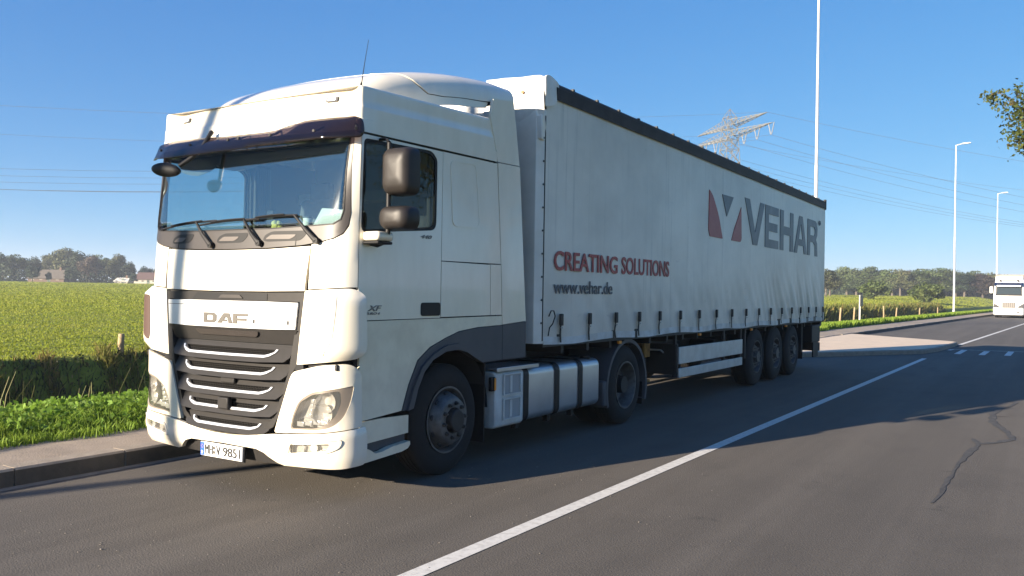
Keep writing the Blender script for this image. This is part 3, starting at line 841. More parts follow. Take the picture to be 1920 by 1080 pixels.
def make_wheel(parent, x, y, z, r, w, sgn, kind, name='wheel'):
    """tyre with rim and hub as pieces; x is the outer face of the tyre"""
    m = MB()
    rr = .292
    prof = [(-.02, rr), (.0, rr + .03), (.005, rr + .09), (-.004, r - .075), (-.018, r - .035), (-.045, r - .008)]
    k = 4
    for i in range(k):
        a0 = -.055 - (w - .11) * i / k; a1 = -.055 - (w - .11) * (i + 1) / k
        prof += [(a0, r), (a1 + .012, r), (a1 + .010, r - .014), (a1 + .002, r - .014)]
    prof += [(-w + .045, r - .008), (-w + .01, r - .05), (-w, r - .12), (-w + .01, rr + .02), (-w + .02, rr)]
    m.lathe(prof, (0, 0, 0), 0, 56, sgn)
    T = m.build(name, RUBBER, parent, 35, loc=(x, y, z))
    m = MB()
    if kind == 'steer':
        m.lathe([(-.02, rr), (.004, rr + .012), (.004, rr - .004), (-.03, rr - .018), (-.055, rr - .03), (-.055, .262), (-.03, .25), (.03, .226), (.066, .205), (.074, .190), (.074, .118), (.05, .112), (.05, 0.0)], (0, 0, 0), 0, 48, sgn)
        R_ = m.build('rim', RIM, T, 35)
        m = MB()
        for i in range(10):
            t = 2 * PI * i / 10 + .15
            y0, z0 = .155 * math.cos(t), .155 * math.sin(t)
            m.cyl((.07 * sgn, y0, z0), (.098 * sgn, y0, z0), .021, .019, 6); m.cyl((.098 * sgn, y0, z0), (.112 * sgn, y0, z0), .012, .01, 6)
        tag(m.build('wheel_nuts', RIMD, T, 30), kind='stuff')
        m = MB(); m.cyl((.05 * sgn, 0, 0), (.125 * sgn, 0, 0), .108, .10, 28); m.build('hub_cap', STEEL, T, 30, bevel=.01)
        m = MB()
        for i in range(10):
            t = 2 * PI * i / 10 + .45
            m.box((.004 * sgn, .238 * math.cos(t), .238 * math.sin(t)), (.02, .052, .034), Matrix.Rotation(.33 * sgn, 3, 'Y') if 0 else Matrix.Rotation(t + PI / 2, 3, 'X'))
        tag(m.build('hand_holes', DARK, T, bevel=.012), kind='stuff')
    elif kind == 'drive':
        m.lathe([(-.02, rr), (.004, rr + .012), (.004, rr - .004), (-.03, rr - .016), (-.12, rr - .03), (-.165, .252), (-.18, .225), (-.185, .19), (-.185, .115), (-.185, 0)], (0, 0, 0), 0, 48, sgn)
        m.build('rim', RIM, T, 35)
        m = MB()
        m.cyl((-.185 * sgn, 0, 0), (-.02 * sgn, 0, 0), .115, .105, 24)
        for i in range(10):
            t = 2 * PI * i / 10
            m.cyl((-.185 * sgn, .155 * math.cos(t), .155 * math.sin(t)), (-.145 * sgn, .155 * math.cos(t), .155 * math.sin(t)), .02, .018, 6)
        m.build('hub', STEEL, T, 30)
        m = MB(); m.lathe([(-w - .05, rr), (-w - .04, r - .06), (-w - .08, r), (-2 * w + .0, r), (-2 * w - .04, r - .06), (-2 * w - .05, rr)], (0, 0, 0), 0, 40, sgn); m.build('inner_tyre', RUBBER, T, 35)
    else:
        m.lathe([(-.02, rr), (.004, rr + .012), (.004, rr - .004), (-.03, rr - .016), (-.07, rr - .03), (-.09, .25), (-.055, .215), (-.03, .20), (-.03, .115), (.03, .10), (.03, 0)], (0, 0, 0), 0, 40, sgn)
        m.build('rim', RIMD, T, 35)
        m = MB()
        for i in range(10):
            t = 2 * PI * i / 10
            m.cyl((-.03 * sgn, .155 * math.cos(t), .155 * math.sin(t)), (.02 * sgn, .155 * math.cos(t), .155 * math.sin(t)), .019, .016, 6)
        tag(m.build('wheel_nuts', RIM, T, 30), kind='stuff')
    return T


for sgn in (1, -1):
    make_wheel(truck, 1.195 * sgn, 1.46, .505, .505, .30, sgn, 'steer')
    make_wheel(truck, 1.225 * sgn, 5.26, .505, .505, .285, sgn, 'drive')
    # mudguard over the drive wheels
    V = []; F = []
    ts = np.linspace(-.35, PI + .35, 26)
    for (x, dr) in ((1.24, 0), (1.24, .045), (.62, .045), (.62, 0)):
        for t in ts:
            r_ = .575 + dr
            V.append((x * sgn, 5.285 + r_ * math.cos(t), .475 + r_ * math.sin(t)))
    n = len(ts)
    for k in range(4):
        k2 = (k + 1) % 4
        for i in range(n - 1): F.append((k * n + i, k * n + i + 1, k2 * n + i + 1, k2 * n + i))
    F += [(0, n, 2 * n, 3 * n), (n - 1, 2 * n - 1, 3 * n - 1, 4 * n - 1)]
    mg = mesh('mudguard', V, F, ARCH, truck, 40)
    m = MB(); m.bb(min(.66 * sgn, 1.2 * sgn), max(.66 * sgn, 1.2 * sgn), 5.83, 5.845, .2, .50); m.build('mudflap', BLACK, mg)
    m = MB(); m.bb(min(.62 * sgn, 1.235 * sgn), max(.62 * sgn, 1.235 * sgn), 4.60, 4.735, .29, .60); m.build('mudguard_front', ARCH, mg, bevel=.02)
# fuel tank on the driver's side, and its counterpart opposite
for sgn in (1, -1):
    def rsec(w, h, r, n=6):
        out = []
        for (cx_, cz_, a0) in ((w - r, h - r, 0), (-w + r, h - r, PI / 2), (-w + r, -h + r, PI), (w - r, -h + r, 3 * PI / 2)):
            for i in range(n + 1):
                t = a0 + PI / 2 * i / n
                out.append((cx_ + r * math.cos(t), cz_ + r * math.sin(t)))
        return out
    X0, Z0 = .90 * sgn, .612
    m = MB(); m.prism([(X0 + a, Z0 + b2) for a, b2 in rsec(.325, .282, .085)], 1, 2.73, 4.49)
    TK = m.build('fuel_tank', ALU, truck, bevel=.022, seg=3)
    m = MB(); m.prism([(X0 + a, Z0 - .008 + b2) for a, b2 in rsec(.332, .282, .05)], 1, 2.20, 2.728); BT = m.build('battery_box', pm('box_grey', (.62, .63, .60), .5, col2=(.45, .44, .41), ns=4) if sgn > 0 else STEEL, truck, bevel=.015)
    if sgn > 0:
        for (z0, z1) in ((.655, .845), (.41, .60)):
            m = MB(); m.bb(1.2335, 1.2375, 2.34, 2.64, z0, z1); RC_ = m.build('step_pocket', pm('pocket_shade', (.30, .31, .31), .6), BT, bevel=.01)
            m = MB(); m.bb(1.2385, 1.252, 2.325, 2.34, z0 - .012, z1 + .012); m.bb(1.2385, 1.252, 2.64, 2.655, z0 - .012, z1 + .012); m.bb(1.2385, 1.252, 2.34, 2.64, z0 - .012, z0); m.bb(1.2385, 1.252, 2.34, 2.64, z1, z1 + .012); m.build('pocket_rim', BT.data.materials[0], RC_)
            m = MB(); m.bb(1.238, 1.245, 2.45, 2.49, z0 + .01, z1 - .01); m.build('pocket_rib', BT.data.materials[0], RC_)
        m = MB(); m.bb(.80, 1.24, 2.22, 2.98, .898, .915); m.bb(1.235, 1.25, 2.20, 3.0, .885, .925); m.build('step_plate', ALU, truck, bevel=.004)
        m = MB(); m.bb(1.19, 1.235, 2.13, 2.20, .70, .84); MK = m.build('side_lamp', BLACK, truck, bevel=.01)
        m = MB(); m.bb(1.236, 1.246, 2.165, 2.195, .71, .83); m.build('side_lens', AMBER, MK, bevel=.004)
        m = MB(); m.cyl((1.12, 4.30, .88), (1.12, 4.30, .93), .06, n=18); m.build('filler_cap', BLACK, TK, bevel=.008)
    for yy in (2.775, 3.435, 3.99):
        m = MB()
        P_ = rsec(.333, .290, .09); Pi = rsec(.326, .283, .086)
        n = len(P_)
        V = [(X0 + a, yy - .055, Z0 + b2) for a, b2 in P_] + [(X0 + a, yy + .055, Z0 + b2) for a, b2 in P_]
        m.add(V, [(i, (i + 1) % n, n + (i + 1) % n, n + i) for i in range(n)]); m.bb(X0 + .20 * sgn - .03, X0 + .20 * sgn + .03, yy - .03, yy + .03, Z0 - .36, Z0 - .28)
        m.build('tank_strap', BLACK, TK, 60)
# mirrors on the driver's side
for sgn in (1,):
    yo = 0 if sgn > 0 else .34
    G_ = MB()
    G_.tube([(1.40 * sgn, .36 + yo, 2.84), (1.40 * sgn, .36 + yo, 2.15), (1.40 * sgn, .35 + yo, 2.10), (1.37 * sgn, .34 + yo, 2.05), (1.32 * sgn, .33 + yo, 2.03), (1.25 * sgn, .33 + yo, 2.045)], .020, 8)
    AR = G_.build('mirror_arm', BLACK, truck, 60)

    def house(name, x0, x1, z0, z1, r, dep):
        V = []; F = []
        out = rounded([(x0, z0), (x1, z0), (x1, z1), (x0, z1)], r, 6)
        cx_, cz_ = (x0 + x1) / 2, (z0 + z1) / 2
        lev = [(0.0, 1.0), (.02, 1.0), (.06, .985), (.10, .93), (.125, .82), (.14, .62), (.147, .3)]
        n = len(out)
        for (d_, k) in lev:
            for (a, b2) in out: V.append(((cx_ + (a - cx_) * k) * sgn, .43 + yo - d_ * dep / .147, cz_ + (b2 - cz_) * k))
        for k in range(len(lev) - 1):
            for i in range(n): F.append((k * n + i, k * n + (i + 1) % n, (k + 1) * n + (i + 1) % n, (k + 1) * n + i))
        F.append(tuple(range((len(lev) - 1) * n, len(lev) * n))); F.append(tuple(range(n)))
        H_ = mesh(name, V, F, MIRR, AR, 40)
        return H_
    house('main_mirror', 1.372, 1.655, 2.418, 2.795, .075, .17)
    house('wide_mirror', 1.352, 1.660, 2.146, 2.335, .085, .18)
    m = MB(); m.bb(min(1.245 * sgn, 1.42 * sgn), max(1.245 * sgn, 1.42 * sgn), .22 + yo * .5, .42 + yo * .5, 2.06, 2.135); m.build('mirror_base', WHITE, truck, bevel=.03, seg=3)
    m = MB(); m.bb(min(1.245 * sgn, 1.41 * sgn), max(1.245 * sgn, 1.41 * sgn), .235 + yo * .5, .41 + yo * .5, 2.035, 2.059); m.build('mirror_foot', BLACK, truck, bevel=.01)
    m = MB(); m.tube([(1.25 * sgn, .42 + yo, 2.885), (1.33 * sgn, .40 + yo, 2.88), (1.40 * sgn, .36 + yo, 2.84)], .014, 6); m.build('mirror_stay', BLACK, truck, 60)
# front mirror above the kerb-side corner of the windscreen
m = MB()
c = Vector((-.70, -.15, 2.69)); rot = Matrix.Rotation(.12, 3, 'Y') @ Matrix.Rotation(.25, 3, 'Z')
V = []; F = []
nu, nv = 20, 8
for j in range(nv + 1):
    ph = PI * j / nv
    for i in range(nu):
        t = 2 * PI * i / nu
        v = rot @ Vector((.150 * math.sin(ph) * math.cos(t), .085 * math.cos(ph) * (1 if ph < PI / 2 else .45), .062 * math.sin(ph) * math.sin(t)))
        V.append(c + v)
for j in range(nv):
    for i in range(nu): F.append((j * nu + i, j * nu + (i + 1) % nu, (j + 1) * nu + (i + 1) % nu, (j + 1) * nu + i))
FM = mesh('front_mirror', V, F, BLACK, truck, 60)
m = MB(); m.tube([(-.58, -.10, 2.72), (-.50, -.03, 2.80), (-.44, .03, 2.90), (-.42, .08, 3.0), (-.44, .12, 3.04)], [.02, .02, .018, .018, .022], 7); m.build('front_mirror_arm', BLACK, FM, 60)
# scripts on the flank
def sidetext(name, body, mat, parent, y0, z0, w, h, **k):
    return text(name, body, mat, parent, (1.2445 + .0, y0, z0), (0, 1, 0), (0, 0, 1), w, h, **k)
XS_ = cabS(sy([(1, 1)])[0][0], 1)[0]
text('series_badge', 'XF', GOLDGR, truck, (XS_ + .0015, .305, 1.505), (0, 1, 0), (0, 0, 1), .17, .045, bold=.012, ext=.005, shear=.35)
text('euro_badge', 'EURO 6', GOLDGR, truck, (XS_ + .0015, .285, 1.476), (0, 1, 0), (0, 0, 1), .17, .020, bold=.02, ext=.004, shear=.3)
text('power_badge', '440', GOLDGR, truck, (XS_ + .0015, .965, 2.125), (0, 1, 0), (0, 0, 1), .155, .032, bold=.02, ext=.005, shear=.3)
# things lying on the dash
m = MB()
for i in range(14):
    a = random.uniform(0, 6.28); rr = random.uniform(0, .05)
    c = Vector((.17 + rr * math.cos(a), .33 + rr * math.sin(a) * .6, 2.185 + random.uniform(-.02, .05)))
    m.lathe([(-.03, .002), (-.022, .02), (0, .03), (.022, .02), (.03, .002)], c, 2, 8)
bl = m.build('plush_ball', pm('yellow_plush', (.62, .55, .16), .95), None, 60)
tag(bl, 'small pale yellow plush lump lying on the dashboard behind the windscreen', 'ornament')
m = MB(); m.box((.80, .42, 2.25), (.40, .24, .006), Matrix.Rotation(.15, 3, 'Z') @ Matrix.Rotation(.9, 3, 'X') @ Matrix.Rotation(.12, 3, 'Y'))
pp = m.build('paper_sheet', PAPER, None); tag(pp, 'white paper sheet leaning up on the dashboard behind the driver side of the windscreen', 'paper')
m = MB(); m.box((.06, .36, 2.28), (.085, .02, .15)); ph = m.build('phone', BLACK, None, bevel=.01); tag(ph, 'dark phone standing in a holder on the dashboard behind the windscreen', 'phone')
m = MB(); m.cyl((.06, .40, 2.10), (.06, .375, 2.2), .012, n=8); m.build('phone_holder', DASH, ph)
m = MB(); m.cyl((.42, .45, 2.155), (.42, .45, 2.28), .035, .04, 14); cp = m.build('paper_cup', PAPER, None, 40); tag(cp, 'white paper cup on the dashboard behind the middle of the windscreen', 'cup')
m = MB(); m.cyl((.42, .45, 2.281), (.42, .45, 2.293), .043, n=14); m.build('cup_lid', DASH, cp, 40)

# ------------------------------------------------------------------ the curtain trailer
TX, TY0, TY1 = 1.275, 3.02, 16.24
ZB, ZR, ZTOP = 1.145, 3.765, 3.95
trailer = thing('curtain_trailer', 'long grey-white curtain-sided trailer with red lettering, coupled behind the cream cab', 'trailer', (0, 10, 0))
TO = Vector((0, -10, 0))


class TMB(MB):
    def build(s, name, mat, parent=None, **k):
        k['loc'] = k.get('loc', (0, -10, 0)) if parent is trailer else k.get('loc')
        return super().build(name, mat, parent, **k)


TARP, N_, L_, b_ = nm('curtain_vinyl')
b_.inputs['Roughness'].default_value = .36
b_.inputs['Specular IOR Level'].default_value = .5
tc = N_.new('ShaderNodeTexCoord')
def tnoise(scale, stretch, lo, hi, amt, det=6):
    mp_ = N_.new('ShaderNodeMapping'); mp_.inputs['Scale'].default_value = stretch
    L_.new(tc.outputs['Object'], mp_.inputs[0])
    t = N_.new('ShaderNodeTexNoise'); t.inputs['Scale'].default_value = scale; t.inputs['Detail'].default_value = det; t.inputs['Roughness'].default_value = .6
    L_.new(mp_.outputs[0], t.inputs[0])
    r = N_.new('ShaderNodeMapRange'); r.inputs[1].default_value = lo; r.inputs[2].default_value = hi; r.inputs[4].default_value = amt
    L_.new(t.outputs[0], r.inputs[0])
    return r.outputs[0]
def tmix(f, a, b2):
    x = N_.new('ShaderNodeMix'); x.data_type = 'RGBA'
    L_.new(f, x.inputs[0])
    if isinstance(a, tuple): x.inputs[6].default_value = c4(a)
    else: L_.new(a, x.inputs[6])
    x.inputs[7].default_value = c4(b2)
    return x.outputs[2]
q = tmix(tnoise(.55, (1, 1, 1.3), .38, .70, .85), (.70, .66, .58), (.48, .45, .395))
q = tmix(tnoise(2.2, (1, 4.5, .16), .56, .80, .65), q, (.30, .30, .28))       # rain streaks
q = tmix(tnoise(9, (1, .35, 1), .66, .78, .5), q, (.25, .24, .22))
L_.new(q, b_.inputs['Base Color'])
HEMM = pm('curtain_hem', (.60, .63, .64), .4, col2=(.36, .34, .30), ns=4, amt=.8)
TEXTR = pm('print_red', (.30, .012, .022), .45, col2=(.34, .04, .045), ns=6)
TEXTN = pm('print_navy', (.035, .045, .065), .45, col2=(.07, .08, .10), ns=5)
TEXTB = pm('print_slate', (.045, .062, .090), .45, col2=(.12, .14, .165), ns=2.0, lo=.4, hi=.7)
RAIL = pm('rail_black', (.014, .014, .018), .6, col2=(.03, .03, .035), ns=5, spec=.25)
FRONTW = pm('front_wall', (.80, .77, .69), .42, col2=(.68, .65, .57), ns=3)
TARPW = pm('corner_tarp', (.76, .74, .69), .55, col2=(.60, .58, .52), ns=4, bump=.15, bs=14)

STRAPS = [3.385, 4.07, 4.785, 5.49, 6.18, 6.95, 7.74, 8.53, 9.32, 10.11, 10.89, 11.68, 12.47, 13.25, 13.98, 14.69, 15.40, 16.10]


def wob(y, z):
    b = max(0.0, 1 - (z - ZB) / .75)
    d = 0.0
    for ys in STRAPS:                                    # cloth pinched at each strap, folds rising from it
        u = y - ys
        if abs(u) < .5: d -= .012 * b * math.exp(-(u / .10) ** 2)
    k = min(1, max(0, (y - 9.5) / 5))
    fold = max(0.0, 1 - (z - ZB) / 1.25) ** 1.3
    d += (.003 + .011 * k) * fold * math.sin(7.5 * (y + .55 * (z - ZB)) + 1.5 * math.sin(1.3 * y))
    d += (.003 + .006 * k) * fold * math.sin(17 * (y + .75 * (z - ZB)) + 2.2 * math.sin(2.1 * y + 1))
    d += .003 * math.sin(1.9 * y + .6) * math.sin(2.2 * z)
    v = ((y - 3.385) % 1.56) - .78                        # welded vertical seams
    d += .003 * math.exp(-(v / .03) ** 2)
    d -= .006 * math.exp(-((z - 1.50) / .02) ** 2)
    return d


for sgn in (1, -1):
    ny = 330 if sgn > 0 else 40
    ys = np.linspace(TY0 + .015, TY1, ny)
    zs = list(np.linspace(ZB, 2.5, 26 if sgn > 0 else 5)) + list(np.linspace(2.6, ZR + .02, 7 if sgn > 0 else 3))
    V = [((TX + wob(y, z)) * sgn, y - 10, z) for z in zs for y in ys]
    F = [(k * ny + i, k * ny + i + 1, (k + 1) * ny + i + 1, (k + 1) * ny + i) for k in range(len(zs) - 1) for i in range(ny - 1)]
    CU = mesh('side_curtain', V, F, TARP, trailer, 180)
    if sgn > 0: CU['label'] = 'dirty grey-white side curtain with red and navy lettering'
    V = [((TX + .004 + wob(y, ZB + .02 + .0 * z)) * sgn, y - 10, z + .012 * math.sin(3 * y)) for z in (ZB - .028, ZB + .01, ZB + .055) for y in ys]
    F = [(k * ny + i, k * ny + i + 1, (k + 1) * ny + i + 1, (k + 1) * ny + i) for k in range(2) for i in range(ny - 1)]
    mesh('curtain_hem', V, F, HEMM, trailer, 180)
    # top rail with a small gutter lip
    m = TMB(); m.prism([(TX * sgn, ZR), ((TX + .022) * sgn, ZR - .008), ((TX + .03) * sgn, ZR + .125), ((TX + .012) * sgn, ZR + .135), ((TX + .012) * sgn, ZTOP - .03), ((TX - .02) * sgn, ZTOP), ((TX - .1) * sgn, ZTOP), ((TX - .1) * sgn, ZR)], 1, TY0 + .2, TY1 + .05)
    RL = m.build('roof_rail', RAIL, trailer)
    if sgn > 0:
        for i in range(22):
            yy = TY0 + .6 + i * .6
            m = TMB(); m.bb(TX - .02, TX + .014, yy - .02, yy + .02, ZTOP - .02, ZTOP + .005); m.build('rail_clip', BLACK, RL)
# straps with buckles
def strap(y, sgn):
    x = (TX + .012) * sgn
    r_ = random.uniform(-.02, .02)
    m = TMB()
    P = [(1.39, 0), (1.30, .004), (1.22, -.012 + r_), (1.13, .01)]
    V = []; F = []
    for (z, dy) in P:
        V += [(x, y + dy - .016 - 10, z), (x, y + dy + .016 - 10, z), (x + .006 * sgn, y + dy + .016 - 10, z), (x + .006 * sgn, y + dy - .016 - 10, z)]
    for k in range(3):
        for i in range(4): F.append((k * 4 + i, k * 4 + (i + 1) % 4, k * 4 + 4 + (i + 1) % 4, k * 4 + 4 + i))
    F += [(0, 1, 2, 3), (12, 13, 14, 15)]
    S_ = mesh('tension_strap', V, F, BLACK, trailer)
    m = MB(); m.bb(min(x, x + .03 * sgn), max(x, x + .03 * sgn), y - .030 - 10, y + .030 - 10, 1.315, 1.445)
    m.build('buckle', STEEL, S_, bevel=.008)
    m = MB(); m.bb(min(x + .008 * sgn, x + .034 * sgn), max(x + .008 * sgn, x + .034 * sgn), y - 10, y + .035 - 10, 1.285, 1.299)
    m.build('buckle_tongue', ALU_D, S_)
for y in STRAPS: strap(y, 1)
for y in STRAPS[::3]: strap(y, -1)
m = TMB(); m.tube([(TX + .03, 3.10, 1.42), (TX + .04, 3.13, 1.48), (TX + .04, 3.19, 1.48), (TX + .04, 3.22, 1.42), (TX + .04, 3.17, 1.34), (TX + .03, 3.12, 1.30), (TX + .02, 3.11, 1.21)], .007, 6); m.build('tensioner_hook', BLACK, trailer, smooth=60)
# front wall, chamfered corner posts, lit tarp caps at the top corners
m = TMB(); m.prism([(-TX + .06, 2.93), (TX - .06, 2.93), (TX, 3.0), (TX, TY0 + .02), (-TX, TY0 + .02), (-TX, 3.0)], 2, 1.13, 3.62); FW = m.build('front_wall', FRONTW, trailer, bevel=.006)
for sgn in (1, -1):
    m = TMB(); m.bb(min((TX - .002) * sgn, (TX + .006) * sgn), max((TX - .002) * sgn, (TX + .006) * sgn), 3.008, 3.022, 1.16, 3.55); m.build('edge_strip', BLACK, trailer)
    for i in range(9):
        m = TMB(); m.cyl(((TX + .0) * sgn, 2.985, 1.35 + i * .245), ((TX + .006) * sgn, 2.985, 1.35 + i * .245), .011, n=8); m.build('rivet', BLACK, trailer)
    # folded tarp cap
    V = []; F = []
    prof_ = [(2.985, 3.36), (2.955, 3.40), (2.915, 3.56), (2.905, 3.74), (2.915, 3.90), (2.95, 3.985), (3.02, 4.01), (3.14, 4.0), (3.27, 3.955)]
    xs_ = [.55, .80, 1.0, 1.12, 1.20, 1.265, 1.29]
    for j, (y, z) in enumerate(prof_):
        for i, x in enumerate(xs_):
            e = max(0, (x - 1.12) / .17)
            yy = y + .05 * e * e * (1 if j < 6 else 0)
            zz = z - (.055 * e * e if j > 4 else 0) + (.012 * math.sin(5 * x + j) if 1 < j < 8 else 0)
            V.append((x * sgn, yy - 10 + .012 * math.sin(9 * x + 2 * j), zz))
    n = len(xs_)
    for j in range(len(prof_) - 1):
        for i in range(n - 1): F.append((j * n + i, j * n + i + 1, (j + 1) * n + i + 1, (j + 1) * n + i))
    # flap hanging on the flank
    cp_ = mesh('corner_tarp', V, F, TARPW, trailer, 60)
    flp = rounded([(2.945, 3.955), (3.02, 3.985), (3.12, 3.985), (3.26, 3.945), (3.275, 3.84), (3.20, 3.71), (3.09, 3.665), (2.985, 3.64)], [.03, .03, .04, .04, .06, .08, .06, .03])
    panel('tarp_flap', flp, TARPW, cp_, lambda u, v, o=0: ((1.300 + o + .010 * math.sin(14 * u + 9 * v)) * sgn, u - 10, v), 0, .02, res=.05, smooth=60)
    m = MB(); m.cyl((1.06 * sgn, 2.90 - 10, 3.80), (1.06 * sgn, 2.885 - 10, 3.80), .018, n=10); m.build('eyelet', RUST, cp_)
    m = TMB(); m.prism([(2.94, 3.30), (2.965, 3.285), (3.012, 3.285), (3.012, 3.55), (2.93, 3.55)], 0, min(1.05 * sgn, 1.279 * sgn), max(1.05 * sgn, 1.279 * sgn)); m.build('corner_skirt', FRONTW, trailer, bevel=.01)
m = TMB(); m.prism([(2.935, 3.60), (2.92, 3.88), (2.96, 3.975), (3.10, 3.985), (3.10, 3.6)], 0, -.8, .8); m.build('front_header', TARPW, trailer, bevel=.02)
# roof tarp, rear frame, floor
V = []; F = []
xs_ = np.linspace(-TX + .06, TX - .06, 9); ys_ = np.linspace(3.05, TY1, 30)
for y in ys_:
    for x in xs_: V.append((x, y - 10, ZTOP + .0 + .03 * (1 - (x / TX) ** 2) * (.6 + .4 * math.cos(y * 4.7))))
F = [(j * 9 + i, j * 9 + i + 1, (j + 1) * 9 + i + 1, (j + 1) * 9 + i) for j in range(29) for i in range(8)]
mesh('roof_tarp', V, F, HEMM, trailer, 180)
m = TMB(); m.bb(-TX, TX, TY1 + .002, TY1 + .07, 1.12, 3.90); m.build('rear_doors', FRONTW, trailer, bevel=.01)
for sgn in (1, -1):
    m = TMB(); m.bb(TX * sgn - .03, TX * sgn + .03, TY1 - .01, TY1 + .06, 3.74, 3.98); m.build('rail_end_cap', RAIL, trailer, bevel=.01)
m = TMB(); m.bb(-TX + .01, TX - .012, TY0 + .03, TY1 - .005, 1.09, 1.22); m.build('load_floor', STEEL, trailer)
m = TMB()
for xx in (.48, -.48): m.prism([(3.3, 1.08), (3.3, 1.0), (6.3, 1.0), (7.0, .72), (15.9, .72), (16.1, .82), (16.1, 1.08)], 0, xx - .05, xx + .05)
for yy in np.arange(3.6, 16, .62): m.bb(-1.2, 1.2, yy - .03, yy + .03, 1.0, 1.088)
m.build('frame_beams', STEEL, trailer)
# landing legs
for sgn in (1, -1):
    m = TMB(); m.bb(.72 * sgn - .06, .72 * sgn + .06, 6.75, 6.87, .62, 1.08); m.bb(.72 * sgn - .045, .72 * sgn + .045, 6.765, 6.855, .42, .62); m.bb(.72 * sgn - .13, .72 * sgn + .13, 6.69, 6.93, .38, .42)
    LG = m.build('landing_leg', RUST if sgn > 0 else STEEL, trailer, bevel=.01)
    if sgn > 0:
        m = MB(); m.bb(.86, .90, 6.60, 6.80, .76, 1.08); m.build('gear_bracket', RUST, LG, bevel=.01)
        m = MB(); m.tube([(.80, 6.9, .86), (1.02, 6.9, .86), (1.02, 7.05, .80)], .014, 6); m.build('crank', ALU_D, LG)
m = TMB(); m.bb(-.72, .72, 6.79, 6.83, .80, .86); m.build('leg_brace', STEEL, trailer)
# storage box and side guard planks
for sgn in (1, -1):
    m = TMB(); m.bb(min(.75 * sgn, 1.235 * sgn), max(.75 * sgn, 1.235 * sgn), 6.98 if sgn < 0 else 7.0, 7.055, .50, .95); m.build('guard_end', STEEL, trailer, bevel=.01)
    for (z0, z1) in ((.655, .905), (.455, .590)):
        m = TMB(); m.bb(min(1.222 * sgn, 1.25 * sgn), max(1.222 * sgn, 1.25 * sgn), 7.06, 10.08, z0, z1); m.build('guard_plank', ALU_D, trailer, bevel=.006)
    for yy in (7.02, 9.2, 10.12):
        m = TMB(); m.bb(1.19 * sgn - .02, 1.19 * sgn + .02, yy - .03, yy + .03, .47, 1.09); m.build('guard_post', STEEL, trailer)
m = TMB(); m.bb(-.9, .2, 7.5, 9.3, .52, 1.0); m.build('pallet_box', STEEL, trailer, bevel=.02)
m = TMB(); m.cyl((-.3, 9.5, .78), (.95, 9.5, .78), .14, n=18); m.build('air_tank', STEEL, trailer, smooth=40)
# wheels
AX = (11.04, 12.36, 13.68)
for yy in AX:
    for sgn in (1, -1):
        make_wheel(trailer, 1.225 * sgn, yy - 10, .545, .535, .36, sgn, 'trailer')
    m = TMB(); m.cyl((-.95, yy, .54), (.95, yy, .54), .07, n=12); m.build('axle', STEEL, trailer, smooth=40)
for sgn in (1, -1):
    V = []; F = []
    for x in (.84, 1.22):
        V += [(x * sgn, a - 10, b2) for a, b2 in ((10.40, .75), (10.46, 1.06), (14.25, 1.075), (14.32, .60))]
    F = [(i, i + 1, 5 + i, 4 + i) for i in range(3)]
    mesh('mudguard', V, F, BLACK, trailer)
    m = TMB(); m.bb(1.20 * sgn - .02, 1.20 * sgn + .02, 10.30, 10.36, .55, 1.08); m.build('mudguard_post', STEEL, trailer); m = TMB(); m.bb(1.20 * sgn - .02, 1.20 * sgn + .02, 14.42, 14.47, .45, 1.08); m.build('mudguard_post', STEEL, trailer)
    m = TMB(); m.bb(min(.82 * sgn, 1.22 * sgn), max(.82 * sgn, 1.22 * sgn), 14.50, 14.52, .30, 1.0); m.build('mudflap', BLACK, trailer)
    m = TMB(); m.bb(min(.80 * sgn, 1.24 * sgn), max(.80 * sgn, 1.24 * sgn), 15.3, 16.1, .62, 1.02); TB = m.build('tool_box', BLACK, trailer, bevel=.02)
    m = MB(); m.bb(min(.85 * sgn, 1.20 * sgn), max(.85 * sgn, 1.20 * sgn), 16.18 - 10, 16.24 - 10, .80, 1.0); m.build('tail_light', REDL, trailer, bevel=.01)
m = TMB(); m.bb(-1.23, 1.23, 16.02, 16.16, .40, .60); m.bb(-.7, -.6, 15.9, 16.1, .5, .9); m.bb(.6, .7, 15.9, 16.1, .5, .9); m.build('rear_bumper', STEEL, trailer, bevel=.015)
m = TMB(); m.bb(-1.24, 1.24, 16.10, 16.22, .98, 1.085); m.build('rear_beam', STEEL, trailer, bevel=.01)
m = TMB(); m.box((1.22, 15.7, .56), (.03, .5, .55)); m.build('side_flap', BLACK, trailer, bevel=.01)
# side marker lamps under the floor
for yy in (5.0, 7.9, 10.6, 13.0):
    m = TMB(); m.bb(TX - .045, TX - .012, yy - .04, yy + .04, 1.045, 1.082); m.build('side_marker', AMBER, trailer, bevel=.005)
# lettering on the curtain
PX = TX + .0075
def ttext(name, body, mat, y0, z0, w, h, bold):
    return text(name, body, mat, trailer, (PX - .001, y0 - 10, z0), (0, 1, 0), (0, 0, 1), w, h, bold=bold, ext=.006)
ttext('slogan_word', 'CREATING', TEXTR, 3.235, 1.918, 1.60, .215, .016)
ttext('slogan_word', 'SOLUTIONS', TEXTR, 4.955, 1.920, 1.57, .217, .016)
ttext('web_address', 'www.vehar.de', TEXTN, 3.235, 1.665, 1.46, .148, .008)


